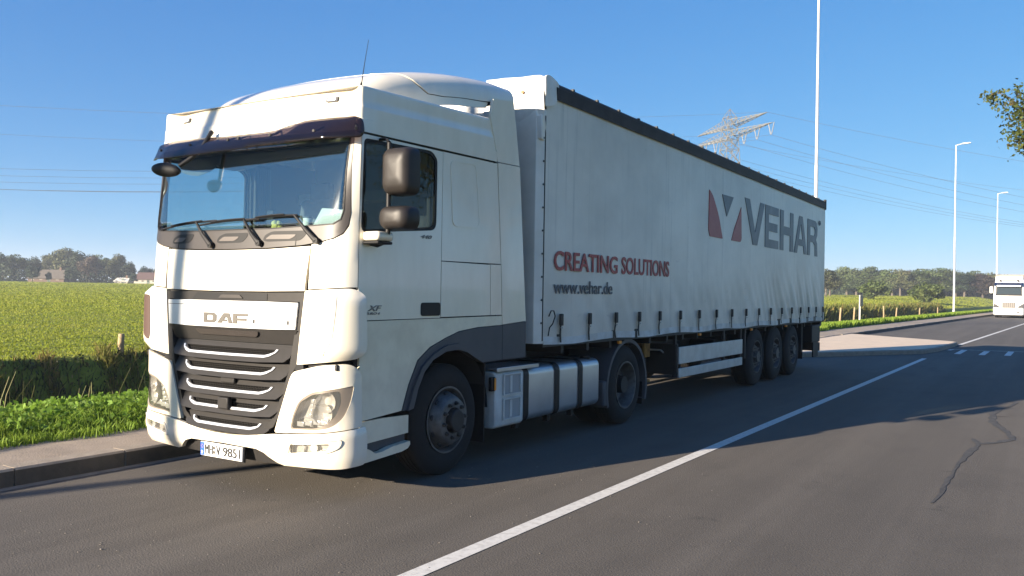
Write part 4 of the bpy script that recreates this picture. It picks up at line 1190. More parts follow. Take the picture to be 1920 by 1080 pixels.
def tpoly3(name, P, mat, hole=None):
    pl_ = P
    S3 = lambda u, v, o=0: (PX + o, u - 10, v)
    return panel(name, pl_, mat, trailer, S3, .002, .010, holes=[hole] if hole else [], res=.4, smooth=None)
tpoly3('logo_mark', rounded([(8.14, 2.70), (8.16, 3.33), (8.32, 3.26), (8.62, 2.96), (8.82, 2.60), (8.20, 2.60)], [.02, 0, .1, .15, .02, .03]), TEXTR)
tpoly3('logo_mark', rounded([(9.28, 2.60), (9.78, 2.60), (9.83, 2.66), (9.79, 3.20), (9.60, 2.98), (9.42, 2.80)], [.02, .05, .02, 0, .1, .1]), TEXTR)
tpoly3('logo_mark', [(8.78, 3.325), (9.36, 3.33), (9.02, 2.98)], TEXTB)
lh, l0 = .80, 2.595
def vl(name, x, w, P, hole=None):
    q = lambda R: [(x + a * w, l0 + b2 * lh) for a, b2 in R]
    tpoly3(name, q(P), TEXTB, q(hole) if hole else None)
vl('letter_v', 9.99, 1.22, [(0, 1), (.24, 1), (.52, .28), (.78, 1), (1, 1), (.64, 0), (.42, 0)])
vl('letter_e', 11.27, .92, [(0, 0), (1, 0), (1, .20), (.26, .20), (.26, .40), (.92, .40), (.92, .60), (.26, .60), (.26, .80), (1, .80), (1, 1), (0, 1)])
vl('letter_h', 12.32, 1.02, [(0, 0), (.25, 0), (.25, .40), (.75, .40), (.75, 0), (1, 0), (1, 1), (.75, 1), (.75, .61), (.25, .61), (.25, 1), (0, 1)])
vl('letter_a', 13.42, 1.10, [(0, 0), (.22, 0), (.29, .21), (.71, .21), (.78, 0), (1, 0), (.63, 1), (.37, 1)], [(.35, .38), (.65, .38), (.50, .80)])
vl('letter_r', 14.58, .92, [(0, 0), (.25, 0), (.25, .38), (.55, .38), (.74, .30), (.76, 0), (1.02, 0), (.98, .36), (.86, .47), (.98, .60), (1, .80), (.90, .95), (.75, 1), (0, 1)], [(.25, .57), (.66, .57), (.75, .64), (.75, .74), (.66, .81), (.25, .81)])
# small ring after the name
m = TMB()
R_ = [(PX + .002, 15.70 + .08 * math.cos(t), 3.38 + .05 * math.sin(t)) for t in np.linspace(0, 2 * PI, 18)]
m.tube(R_, .008, 4); m.build('registered_mark', TEXTB, trailer)
text('registered_mark', 'R', TEXTB, trailer, (PX - .006, 15.67 - 10, 3.355), (0, 1, 0), (0, 0, 1), .06, .05, bold=.01, ext=.008)

# ------------------------------------------------------------------ setting: land, road, kerb, pavement, island
def bend(x, y):
    return x + max(0.0, y - 31.0) * .035


def leafmat(name, a, b2, scale=2.0, trans=.35, rnd=.15, c3=None, rough=.6):
    m, N, L, b = nm(name)
    N.remove(b)
    tc = N.new('ShaderNodeTexCoord')
    geo = N.new('ShaderNodeNewGeometry')
    t = N.new('ShaderNodeTexNoise'); t.inputs['Scale'].default_value = scale; t.inputs['Detail'].default_value = 5; t.inputs['Roughness'].default_value = .7
    L.new(geo.outputs['Position'], t.inputs[0])
    r = N.new('ShaderNodeMapRange'); r.inputs[1].default_value = .36; r.inputs[2].default_value = .66
    L.new(t.outputs[0], r.inputs[0])
    x = N.new('ShaderNodeMix'); x.data_type = 'RGBA'; x.inputs[6].default_value = c4(a); x.inputs[7].default_value = c4(b2)
    L.new(r.outputs[0], x.inputs[0])
    colr = x.outputs[2]
    ri = N.new('ShaderNodeMapRange'); ri.inputs[3].default_value = .72; ri.inputs[4].default_value = 1.28
    L.new(geo.outputs['Random Per Island'], ri.inputs[0])
    hs = N.new('ShaderNodeHueSaturation'); L.new(colr, hs.inputs['Color']); L.new(ri.outputs[0], hs.inputs['Value'])
    if c3 is not None:
        gt = N.new('ShaderNodeMath'); gt.operation = 'GREATER_THAN'; gt.inputs[1].default_value = .9
        L.new(geo.outputs['Random Per Island'], gt.inputs[0])
        y = N.new('ShaderNodeMix'); y.data_type = 'RGBA'; y.inputs[7].default_value = c4(c3)
        L.new(gt.outputs[0], y.inputs[0]); L.new(hs.outputs[0], y.inputs[6])
        colr = y.outputs[2]
    else: colr = hs.outputs[0]
    oi = N.new('ShaderNodeObjectInfo'); q = N.new('ShaderNodeMapRange'); q.inputs[3].default_value = 1 - rnd; q.inputs[4].default_value = 1 + rnd
    L.new(oi.outputs['Random'], q.inputs[0])
    h2 = N.new('ShaderNodeHueSaturation'); L.new(colr, h2.inputs['Color']); L.new(q.outputs[0], h2.inputs['Value'])
    d = N.new('ShaderNodeBsdfPrincipled'); d.inputs['Roughness'].default_value = rough; d.inputs['Specular IOR Level'].default_value = .3
    tr = N.new('ShaderNodeBsdfTranslucent')
    L.new(h2.outputs[0], d.inputs['Base Color']); L.new(h2.outputs[0], tr.inputs[0])
    ms = N.new('ShaderNodeMixShader'); ms.inputs[0].default_value = trans
    L.new(d.outputs[0], ms.inputs[1]); L.new(tr.outputs[0], ms.inputs[2])
    L.new(ms.outputs[0], N['Material Output'].inputs[0])
    return m


def groundmat(name, cols, scales, bump=.6, rough=.95, bscale=8):
    m, N, L, b = nm(name)
    b.inputs['Roughness'].default_value = rough
    b.inputs['Specular IOR Level'].default_value = .2
    tc = N.new('ShaderNodeTexCoord')
    cur = None
    for i, (c, s) in enumerate(zip(cols, scales)):
        if cur is None: cur = c; continue
        t = N.new('ShaderNodeTexNoise'); t.inputs['Scale'].default_value = s; t.inputs['Detail'].default_value = 8; t.inputs['Roughness'].default_value = .65
        L.new(tc.outputs['Object'], t.inputs[0])
        r = N.new('ShaderNodeMapRange'); r.inputs[1].default_value = .42; r.inputs[2].default_value = .64
        L.new(t.outputs[0], r.inputs[0])
        x = N.new('ShaderNodeMix'); x.data_type = 'RGBA'; L.new(r.outputs[0], x.inputs[0])
        if isinstance(cur, tuple): x.inputs[6].default_value = c4(cur)
        else: L.new(cur, x.inputs[6])
        x.inputs[7].default_value = c4(c)
        cur = x.outputs[2]
    L.new(cur, b.inputs['Base Color'])
    t = N.new('ShaderNodeTexNoise'); t.inputs['Scale'].default_value = bscale; t.inputs['Detail'].default_value = 8
    L.new(tc.outputs['Object'], t.inputs[0])
    bp_ = N.new('ShaderNodeBump'); bp_.inputs['Strength'].default_value = bump; bp_.inputs['Distance'].default_value = .1
    L.new(t.outputs[0], bp_.inputs['Height']); L.new(bp_.outputs[0], b.inputs['Normal'])
    return m


LAND = groundmat('land_grass', [(.17, .21, .024), (.21, .23, .035), (.13, .15, .024)], [0, .12, 1.3], .9)
tprof_x = [-3000, -2000, -1200, -700, -450, -300, -200, -140, -100, -70, -50, -35, -25, -19, -15, -13.9, -13.5, -13.2, -12.7, -12.2, -11.0, -8.2, -6.8, -5.8, -5.0, -4.6, -4.2, -3.4, -2.54, -2.5, -1, 3, 8.5, 8.55, 10, 14, 25, 60, 150, 400, 1000, 3000]
tprof_z = [-.02] * 16 + [-.04, -.25, -.95, -1.45, -1.65, -1.65, -1.35, -.85, -.35, -.04, .07, .11, .115, -.4, -.4, -.4, -.4, .0, .06, .08, .08, .08, .08, .08, .08, .08]
tz = lambda x: float(np.interp(x, tprof_x, tprof_z))


def landz(x, y):
    """ground height at world x, y"""
    xr = x - max(0.0, y - 31.0) * .035
    z = tz(xr)
    d = math.hypot(x - 5, y)
    t = min(1, max(0, (d - 40) / 300)); t = t * t * (3 - 2 * t)
    w = 1.0 if (xr < -13 or xr > 12) else 0.0
    w = min(1, max(0, (-13.5 - xr) / 12)) if xr < 0 else min(1, max(0, (xr - 10) / 12))
    return z + 2.3 * t * w


tys = [-300, -150, -80, -50, -30, -20] + list(np.arange(-14, 40, 2.0)) + [44, 50, 58, 66, 76, 88, 100, 115, 130, 150, 175, 200, 230, 265, 300, 340, 400, 500, 700, 1000, 1600, 3000]
V = []; F = []
for y in tys:
    for x in tprof_x:
        xx = bend(x, y) if abs(x) < 500 else x
        V.append((xx, y, landz(xx, y) + (random.uniform(-.05, .05) if -13.3 < x < -5 else 0)))
n = len(tprof_x)
for j in range(len(tys) - 1):
    for i in range(n - 1): F.append((j * n + i, j * n + i + 1, (j + 1) * n + i + 1, (j + 1) * n + i))
tag(mesh('ground', V, F, LAND, None, 180, fix=False), kind='structure')

# asphalt
ASPH, N_, L_, b_ = nm('asphalt')
b_.inputs['Roughness'].default_value = .88
b_.inputs['Specular IOR Level'].default_value = .35
tc = N_.new('ShaderNodeTexCoord')
base_c = tmix(tnoise(.35, (1, .25, 1), .38, .68, 1.0), (.108, .094, .077), (.084, .074, .062))
base_c = tmix(tnoise(.9, (1.6, .035, 1), .45, .70, .55), base_c, (.150, .132, .110))
base_c = tmix(tnoise(1.6, (1, .5, 1), .50, .78, .7), base_c, (.070, .062, .052))
base_c = tmix(tnoise(2.3, (1, 1, 1), .66, .76, .75, 9), base_c, (.028, .026, .024))
base_c = tmix(tnoise(90, (1, 1, 1), .55, .70, .85, 3), base_c, (.030, .027, .025))
base_c = tmix(tnoise(120, (1, 1, 1), .64, .74, .8, 2), base_c, (.22, .195, .165))
L_.new(base_c, b_.inputs['Base Color'])
t2 = N_.new('ShaderNodeTexNoise'); t2.inputs['Scale'].default_value = 75; t2.inputs['Detail'].default_value = 4
L_.new(tc.outputs['Object'], t2.inputs[0])
bpn = N_.new('ShaderNodeBump'); bpn.inputs['Strength'].default_value = .35; bpn.inputs['Distance'].default_value = .012
L_.new(t2.outputs[0], bpn.inputs['Height']); L_.new(bpn.outputs[0], b_.inputs['Normal'])
KF = -1.42                                     # kerb face
rys = [-120, -60, -30] + list(np.arange(-20, 35, 5.0)) + [40, 60, 90, 130, 200, 320]
V = []; F = []
for y in rys:
    for x in (KF - .1, 0, 3, 8.6): V.append((bend(x, y), y, 0))
for j in range(len(rys) - 1):
    for i in range(3): F.append((j * 4 + i, j * 4 + i + 1, (j + 1) * 4 + i + 1, (j + 1) * 4 + i))
tag(mesh('road', V, F, ASPH, None, fix=False), kind='structure')

PAINT = pm('road_paint', (.62, .60, .55), .7, col2=(.36, .34, .31), ns=18, amt=.75, lo=.45, hi=.75)
def strip(name, pts, w, mat, z=.004):
    V = []; F = []
    for k, (x, y) in enumerate(pts):
        a = pts[max(0, k - 1)]; c = pts[min(len(pts) - 1, k + 1)]
        d = Vector((c[0] - a[0], c[1] - a[1])).normalized()
        ww = w[k] if isinstance(w, (list, tuple)) else w
        V += [(x - d.y * ww / 2, y + d.x * ww / 2, z), (x + d.y * ww / 2, y - d.x * ww / 2, z)]
    F = [(2 * i, 2 * i + 1, 2 * i + 3, 2 * i + 2) for i in range(len(pts) - 1)]
    return tag(mesh(name, V, F, mat, None, fix=False), kind='structure')
strip('lane_line', [(2.66, -12), (2.67, -.9), (2.70, 2.9), (2.79, 12), (2.885, 21.4)], .125, PAINT)
strip('lane_line', [(3.05, 30.2), (3.12, 32), (3.62, 46), (4.30, 65), (5.1, 88), (6.6, 130), (9, 200)], .135, PAINT)
strip('ramp_marking', [(2.98, 26.82), (5.6, 27.25)], .09, PAINT)
strip('ramp_marking', [(6.0, 27.3), (8.3, 27.6)], .09, PAINT)
for (x, y0, y1) in ((3.45, 24.3, 26.75), (4.10, 24.35, 26.6), (4.76, 24.6, 27.0), (5.42, 24.8, 27.1), (6.1, 24.9, 27.2), (6.8, 25.0, 27.3), (7.5, 25.1, 27.4)):
    strip('ramp_marking', [(x, y0), (x + .02, y1)], .17, PAINT)
strip('ramp_marking', [(3.05, 26.2), (3.12, 26.75)], .13, PAINT)
TAR = pm('crack_sealant', (.036, .033, .030), .8, col2=(.085, .077, .067), ns=14)
ck = [(5.20, 11.6), (5.37, 11.37), (5.30, 10.7), (5.17, 10.02), (5.13, 9.5), (5.16, 8.98), (5.19, 8.5), (5.26, 8.15), (5.36, 7.8), (5.43, 7.4), (5.46, 7.05), (5.32, 6.71), (5.14, 6.44), (5.12, 6.06), (5.07, 5.4), (5.055, 4.8), (5.05, 4.34), (5.04, 3.9), (5.05, 3.41), (5.02, 2.73)]
pts = []; ws = []
for k in range(len(ck) - 1):
    for t in (0, .34, .67):
        pts.append((ck[k][0] + (ck[k + 1][0] - ck[k][0]) * t + random.uniform(-.012, .012), ck[k][1] + (ck[k + 1][1] - ck[k][1]) * t)); 
        ws.append((.05 if k < 3 else .075 if k < 12 else .06 if k < 15 else .035) * random.uniform(.55, 1.45) * (1.25 if 4 < k < 8 else 1))
strip('crack_seal', pts, ws, TAR, .0045)
strip('crack_seal', [(5.15, 6.45), (5.08, 6.7), (5.055, 6.85)], [.08, .07, .02], TAR, .0043)
strip('crack_seal', [(5.17, 9.2), (5.27, 9.3), (5.36, 9.33)], [.05, .03, .015], TAR, .0043)
for k in range(3):
    yy = 41 + k * 9; strip('crack_seal', [(bend(-1.0 + .5 * i, yy), yy + .5 * math.sin(i * 1.7 + k) + .4 * i) for i in range(8)], .10, TAR, .0045)

CONC = pm('kerb_concrete', (.32, .265, .205), .85, col2=(.23, .19, .145), ns=7, bump=.25, bs=60)
PAVE = pm('pavement_slab', (.33, .265, .20), .88, col2=(.23, .185, .14), ns=2.4, bump=.3, bs=55)
PALE = pm('island_concrete', (.66, .52, .37), .8, col2=(.55, .44, .32), ns=1.4, bump=.12, bs=40)
KH = .145
# pavement sheet behind the kerb stones
pys = [-40, -20] + list(np.arange(-14, 34, 4.0)) + [40, 60, 90, 130, 200, 320]
V = []; F = []
for y in pys:
    pb = -2.52 - .6 * min(1, max(0, (y - 12) / 16))
    for (x, z) in ((pb, KH - .012), (-1.62, KH - .002)): V.append((bend(x, y), y, z))
    V.append((bend(pb, y), y, -.2))
for j in range(len(pys) - 1):
    F += [(j * 3, j * 3 + 1, j * 3 + 4, j * 3 + 3), (j * 3 + 2, j * 3, j * 3 + 3, j * 3 + 5)]
PV = tag(mesh('pavement', V, F, PAVE, None), kind='structure')
# kerb stones one by one (hidden ones behind the trailer included), a plain run beyond
KFACE = pm('kerb_face_dark', (.085, .072, .058), .85, col2=(.045, .04, .034), ns=5, bump=.3, bs=40)  # darker mottled concrete for the road-facing side of the kerb
kb = MB(); kb.prism([(KF - .195, -.1), (KF, -.1), (KF, KH - .018), (KF - .018, KH), (KF - .195, KH + .002)], 1, 0, .988)
first = None
y = -9.0
while y < 62:
    if first is None:
        first = kb.build('kerb_stone', [CONC, KFACE], PV, loc=(0, y, 0)); o = first
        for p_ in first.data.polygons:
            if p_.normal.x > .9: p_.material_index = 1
    else:
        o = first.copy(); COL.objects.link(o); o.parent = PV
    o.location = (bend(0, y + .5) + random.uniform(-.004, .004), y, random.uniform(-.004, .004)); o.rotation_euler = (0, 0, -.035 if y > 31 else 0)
    y += 1.0
m = MB()
for (y0, y1) in ((-40, -9.01), (62, 90), (90, 130), (130, 200), (200, 320)):
    a, c = bend(KF, y0), bend(KF, y1)
    m.add([(a - .195, y0, KH), (a, y0, KH), (a, y0, -.1), (c - .195, y1, KH), (c, y1, KH), (c, y1, -.1)], [(0, 1, 4, 3), (1, 2, 5, 4)])
o = tag(m.build('kerb', [CONC, KFACE], None), kind='structure')
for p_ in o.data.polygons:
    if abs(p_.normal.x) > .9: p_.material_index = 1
# concrete gutter strip at the kerb foot
strip('gutter', [(bend(KF + .07, y), y) for y in (-20, 0, 20, 31, 60, 120)], .10, pm('gutter_concrete', (.20, .18, .155), .85, col2=(.12, .11, .095), ns=9), .0035)
# island between the two lay-bys
isl = [(-1.44, 16.95), (-.2, 19.0), (.54, 20.05), (1.5, 21.7), (2.35, 23.05), (2.62, 23.7), (2.82, 24.9), (2.95, 26.8), (3.04, 29.4), (2.96, 29.85), (2.75, 30.15), (.8, 31.7), (-1.30, 33.5), (-1.44, 30)]
m = MB(); m.prism(isl, 2, -.1, .130)
IS = tag(m.build('traffic_island', CONC, None, bevel=.03), kind='structure')
cx_ = sum(p[0] for p in isl) / len(isl); cy_ = sum(p[1] for p in isl) / len(isl)
inn = [(cx_ + (x - cx_) * .955, cy_ + (y - cy_) * .965) for x, y in isl]
V = [(x, y, .1345) for x, y in inn]
mesh('island_top', V, [tuple(range(len(V)))], PALE, IS)

# ------------------------------------------------------------------ ground vegetation (nobody could count it)
def blades(name, P, h, w, mat, lean=.35, tip=.25, label='', cat='grass', az=None, one=False):
    P = np.asarray(P, float); n = len(P)
    h = np.broadcast_to(np.asarray(h, float), (n,)); w = np.broadcast_to(np.asarray(w, float), (n,))
    a = rng.uniform(0, 2 * PI, n) if az is None else az
    t = np.stack([np.cos(a), np.sin(a), np.zeros(n)], 1)
    la = rng.uniform(0, 2 * PI, n); ll = rng.uniform(0, lean, n) * h
    L = np.stack([np.cos(la) * ll, np.sin(la) * ll, h], 1)
    b0 = P - t * w[:, None] / 2; b1 = P + t * w[:, None] / 2
    mid = P + L * np.array([.35, .35, .6])
    m0 = mid - t * w[:, None] * .45; m1 = mid + t * w[:, None] * .45
    t0 = P + L - t * w[:, None] * tip / 2; t1 = P + L + t * w[:, None] * tip / 2
    if one:
        V = np.stack([b0, b1, t1, t0], 1).reshape(-1, 3)
        return tag(npmesh(name, V, np.arange(4 * n).reshape(-1, 4), mat), label, cat, kind='stuff')
    V = np.stack([b0, b1, m1, m0, t1, t0], 1).reshape(-1, 3)
    k = np.arange(n)[:, None] * 6
    F = np.concatenate([k + np.array([0, 1, 2, 3]), k + np.array([3, 2, 4, 5])])
    o = npmesh(name, V, F, mat)
    return tag(o, label, cat, kind='stuff')


def leaves_np(C, s, up=.3):
    """leaf quads at centres C with size s"""
    n = len(C)
    d = rng.normal(size=(n, 3)); d[:, 2] += up; d /= np.linalg.norm(d, axis=1)[:, None]
    u = np.cross(d, rng.normal(size=(n, 3))); u /= np.linalg.norm(u, axis=1)[:, None]
    v = np.cross(d, u)
    s = np.broadcast_to(np.asarray(s, float), (n,))[:, None]
    V = np.stack([C - u * s * .5, C - v * s * .34 + d * s * .08, C + u * s * .5, C + v * s * .34 + d * s * .08], 1).reshape(-1, 3)
    F = np.arange(4 * n).reshape(-1, 4)
    return V, F


def zland(P2):
    x, y = P2[:, 0], P2[:, 1]
    xr = x - np.maximum(0, y - 31) * .035
    t = np.clip((np.hypot(x - 5, y) - 40) / 300, 0, 1); t = t * t * (3 - 2 * t)
    w = np.where(xr < 0, np.clip((-13.5 - xr) / 12, 0, 1), np.clip((xr - 10) / 12, 0, 1))
    return np.interp(xr, tprof_x, tprof_z) + 2.3 * t * w


G1 = leafmat('verge_green', (.15, .25, .025), (.23, .31, .04), 1.6, .45)
G2 = leafmat('field_green', (.225, .275, .022), (.295, .305, .036), .30, .5)
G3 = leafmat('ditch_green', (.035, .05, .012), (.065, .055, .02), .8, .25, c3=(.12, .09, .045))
G4 = leafmat('reed_straw', (.13, .16, .028), (.21, .20, .045), .25, .4, c3=(.27, .20, .06))
WEED = leafmat('weed_leaf', (.12, .235, .025), (.20, .31, .04), 2.2, .4)
# verge: near and far
def rect(n, x0, x1, y0, y1):
    P = np.stack([rng.uniform(x0, x1, n), rng.uniform(y0, y1, n)], 1)
    P[:, 0] += np.maximum(0, P[:, 1] - 31) * .035
    return P
P2 = rect(60000, -4.7, -2.5, -3, 9)
z = zland(P2)
P2[:3000, 0] = rng.uniform(-2.55, -2.36, 3000) + .06 * np.sin(P2[:3000, 1] * 5)
z = np.maximum(zland(P2), np.where(P2[:, 0] > -2.52, .135, -9))
hgt = .07 + .19 * rng.random(len(P2)) * np.clip((-2.4 - P2[:, 0]) / .5, .25, 1)
va = blades('verge_grass', np.c_[P2, z - .01], hgt, rng.uniform(.006, .014, len(P2)), G1, .8, .2, 'bright green grass on the verge beside the pavement at the left', 'grass')
nl = 26000
P2 = rect(nl, -4.8, -2.53, -3, 9)
zz = zland(P2) + rng.random(nl) ** 1.6 * .27 * np.clip((-2.4 - P2[:, 0]) / .6, .2, 1)
V, F = leaves_np(np.c_[P2, zz], rng.uniform(.03, .095, nl), .9)
tag(npmesh('verge_weeds', V, F, WEED), 'low broad-leaved weeds growing along the left verge', 'weeds', kind='stuff')
P2 = rect(26000, -5.2, -2.9, 9, 36); vb = blades('verge_grass', np.c_[P2, zland(P2) - .01], .12 + .2 * rng.random(len(P2)), .03, G1, .6, .2, 'grass strip along the verge hidden behind the long trailer', 'grass')
P2 = rect(40000, -5.2, -3.1, 36, 130); vc = blades('verge_grass', np.c_[P2, zland(P2) - .02], .14 + .22 * rng.random(len(P2)), .09, G1, .5, .3, 'bright green verge strip beyond the pale concrete island', 'grass')
# ditch banks: tall dark growth, near part and far part
P2 = rect(46000, -13.45, -4.7, -6, 26)
f_ = np.clip((P2[:, 0] + 13) / 1.3, 0, 1)
hh = (.12 + .32 * rng.random(len(P2))) * np.where(P2[:, 0] > -6, .5, 1) * np.where(P2[:, 0] < -13.0, .45, 1)
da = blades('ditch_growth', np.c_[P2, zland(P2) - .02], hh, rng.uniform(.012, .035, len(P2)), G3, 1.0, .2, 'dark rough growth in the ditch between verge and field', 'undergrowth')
nl = 16000
P2 = rect(nl, -13.4, -5.4, -6, 26); zz = zland(P2) + rng.random(nl) * .28
V, F = leaves_np(np.c_[P2, zz], rng.uniform(.05, .11, nl), .4)
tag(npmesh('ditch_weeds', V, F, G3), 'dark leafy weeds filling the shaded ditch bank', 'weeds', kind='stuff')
P2 = rect(30000, -15.0, -5.2, 36, 150)
dbm = blades('ditch_growth', np.c_[P2, zland(P2) - .05], (.5 + .9 * rng.random(len(P2))) * np.where(P2[:, 0] - np.maximum(0, P2[:, 1] - 31) * .035 > -7.0, .5, .8), .16, G4, .6, .3, 'straw coloured reeds and brambles along the far ditch by the second lorry', 'undergrowth')
# rough mixed growth on the lip of the far bank, in uneven clumps
P2 = rect(26000, -13.75, -12.7, -6, 26)
cl_ = np.sin(P2[:, 1] * 1.7) + np.sin(P2[:, 1] * 4.3 + 1) + .8 * np.sin(P2[:, 1] * 9.1 + P2[:, 0] * 3)
kk = cl_ + rng.normal(size=len(P2)) * .7 > .35
P2 = P2[kk]; cl_ = cl_[kk]
blades('bank_growth', np.c_[P2, zland(P2) - .02], (.08 + .30 * rng.random(len(P2))) * np.clip(.5 + cl_ * .4, .3, 1.5), rng.uniform(.012, .03, len(P2)), leafmat('bank_mixed', (.13, .16, .025), (.22, .16, .045), 1.1, .4, c3=(.30, .20, .08)), .9, .2, 'uneven brown and green growth along the lip of the ditch bank', 'undergrowth')
# a few paler stalks in the near ditch
P2 = rect(160, -6.0, -4.4, -1, 8); sta = blades('dry_stalks', np.c_[P2, zland(P2)], .35 + .45 * rng.random(160), .011, leafmat('dry_stalk', (.30, .26, .12), (.2, .22, .07), 3), .5, .5, 'thin pale stalks standing at the near edge of the ditch', 'stalks')
nl = 900
cw = np.array([-5.2, 4.9, -.15]); C = cw + rng.normal(size=(nl, 3)) * np.array([.35, .5, .28]); C[:, 2] = np.abs(C[:, 2] - .05) * .95 - .1
V, F = leaves_np(C, rng.uniform(.035, .07, nl), .3)
nl_o = npmesh('nettle_plant', V, F, leafmat('nettle_leaf', (.16, .20, .06), (.10, .15, .04), 3)); tag(nl_o, 'pale leafy nettle at the ditch edge beside the left headlight', 'plant')
m = MB()
for k in range(9):
    x, y = cw[0] + random.gauss(0, .25), cw[1] + random.gauss(0, .35); m.tube([(x, y, -.9), (x + random.uniform(-.1, .1), y, .3)], .006, 4)
m.build('stem', pm('stem_green', (.12, .14, .05), .8), nl_o)
# field: sward tufts that widen with distance so the low sun catches them
def polar(n, d0, d1, a0, a1):
    d = d0 * (d1 / d0) ** rng.random(n)
    a = rng.uniform(a0, a1, n)
    return np.stack([CAM.x + d * np.sin(a), CAM.y + d * np.cos(a)], 1), d
P2, d = polar(430000, 17, 420, math.radians(-70), math.radians(1))
xr = P2[:, 0] - np.maximum(0, P2[:, 1] - 31) * .035
k = xr < -13.6
P2, d = P2[k], d[k]
fg = blades('meadow_grass', np.c_[P2, zland(P2) - .03], (.03 + .05 * rng.random(len(P2))) * np.clip(d / 45, 1, 2.2), .010 + d * .0016, G2, 1.1, .35, 'sunlit yellow-green meadow grass stretching to the far trees', 'meadow', one=True)
# loose grit and chips on the asphalt near the kerb and in front of the lorry
gP = np.stack([rng.normal(0.6, 1.6, 420), rng.uniform(-4, 3, 420)], 1); gP = gP[gP[:, 0] > KF + .08]
gs = rng.uniform(.003, .007, len(gP)) * (1 + (rng.random(len(gP)) > .95) * .8)
o8 = np.array([(1, 0, 0), (0, 1, 0), (-1, 0, 0), (0, -1, 0), (0, 0, .7), (0, 0, -.3)])
V = (np.c_[gP, np.full(len(gP), .004)][:, None] + o8[None] * gs[:, None, None] * rng.uniform(.6, 1.4, (len(gP), 6, 1))).reshape(-1, 3)
f8 = np.array([(0, 1, 4), (1, 2, 4), (2, 3, 4), (3, 0, 4), (1, 0, 5), (2, 1, 5), (3, 2, 5), (0, 3, 5)])
F = (np.arange(len(gP))[:, None, None] * 6 + f8[None]).reshape(-1, 3)
tag(npmesh('road_grit', V, F, pm('grit_stone', (.20, .18, .155), .9, col2=(.12, .11, .1), ns=30)), 'loose pale grit scattered on the asphalt in front of the lorry', 'grit', kind='stuff')

# ------------------------------------------------------------------ trees, hedges, houses
BARK = pm('bark', (.085, .068, .05), .9, col2=(.13, .11, .085), ns=6, bump=.4, bs=12)
LK1 = leafmat('leaf_oak', (.050, .080, .022), (.085, .105, .035), .22, .2, .22)
LK2 = leafmat('leaf_olive', (.070, .085, .030), (.105, .105, .045), .22, .2, .2)
LK3 = leafmat('leaf_dark', (.026, .050, .028), (.048, .066, .032), .22, .2, .2)
LK4 = leafmat('leaf_copper', (.060, .042, .036), (.085, .065, .040), .22, .2, .2)


def crown_mesh(name, seed, rx, rz, zc, n, size, mat, nclump=26, flat=.8):
    r = np.random.default_rng(seed)
    c = r.normal(size=(nclump, 3)); c /= np.linalg.norm(c, axis=1)[:, None]
    c *= (r.random((nclump, 1)) ** .4) * np.array([rx, rx, rz]) * .74
    c[:, 2] = np.where(c[:, 2] < 0, c[:, 2] * flat, c[:, 2])
    cr_ = r.uniform(.24, .42, nclump) * rx
    k = r.integers(0, nclump, n)
    d = r.normal(size=(n, 3)); d /= np.linalg.norm(d, axis=1)[:, None]
    C = c[k] + d * (cr_[k] * r.uniform(.55, 1.08, n))[:, None] * np.array([1, 1, .78])
    C[:, 2] += zc
    # leaf quads facing roughly outward from their clump
    nrm = d + r.normal(size=(n, 3)) * .55; nrm[:, 2] += .15; nrm /= np.linalg.norm(nrm, axis=1)[:, None]
    u = np.cross(nrm, r.normal(size=(n, 3))); u /= np.linalg.norm(u, axis=1)[:, None]
    v = np.cross(nrm, u)
    s = r.uniform(.6, 1.35, n)[:, None] * size
    V = np.stack([C - u * s * .5, C - v * s * .36, C + u * s * .5, C + v * s * .36], 1).reshape(-1, 3)
    F = np.arange(4 * n).reshape(-1, 4)
    me = bpy.data.meshes.new(name)
    me.vertices.add(len(V)); me.vertices.foreach_set('co', V.astype(np.float32).ravel())
    me.loops.add(F.size); me.loops.foreach_set('vertex_index', F.astype(np.int32).ravel())
    me.polygons.add(len(F)); me.polygons.foreach_set('loop_start', np.arange(0, F.size, 4, dtype=np.int32))
    me.update(calc_edges=True); me.materials.append(mat)
    return me, c + np.array([0, 0, zc])


def trunk_mesh(name, h, r0, tips, seed):
    rd = random.Random(seed)
    m = MB()
    top = Vector((rd.uniform(-.3, .3), rd.uniform(-.3, .3), h))
    m.tube([(0, 0, -.5), (0, 0, .1), top * .5, top], [r0 * 1.25, r0, r0 * .8, r0 * .45], 8)
    for t in tips:
        t = Vector(t); b0 = top * rd.uniform(.55, .95)
        m.tube([b0, b0 * .45 + t * .55 + Vector((0, 0, -.25)), t], [r0 * .4, r0 * .22, r0 * .06], 6)
    me = bpy.data.meshes.new(name); me.from_pydata(m.V, [], m.F); me.update(); me.materials.append(BARK)
    shade(me, 180)
    return me


KINDS = []
for i, (mat, rx, rz, zc, h) in enumerate(((LK1, 4.8, 5.4, 6.6, 5.2), (LK2, 4.5, 5.8, 6.7, 5.6), (LK3, 4.3, 6.0, 6.4, 4.8), (LK4, 4.3, 5.4, 6.4, 5.0), (LK1, 5.4, 5.2, 6.3, 4.6))):
    me, tips = crown_mesh('crown', 100 + i, rx, rz, zc, 5600, .52, mat, 40, .95)
    KINDS.append((me, trunk_mesh('trunk', h, .34, tips[:10], i)))


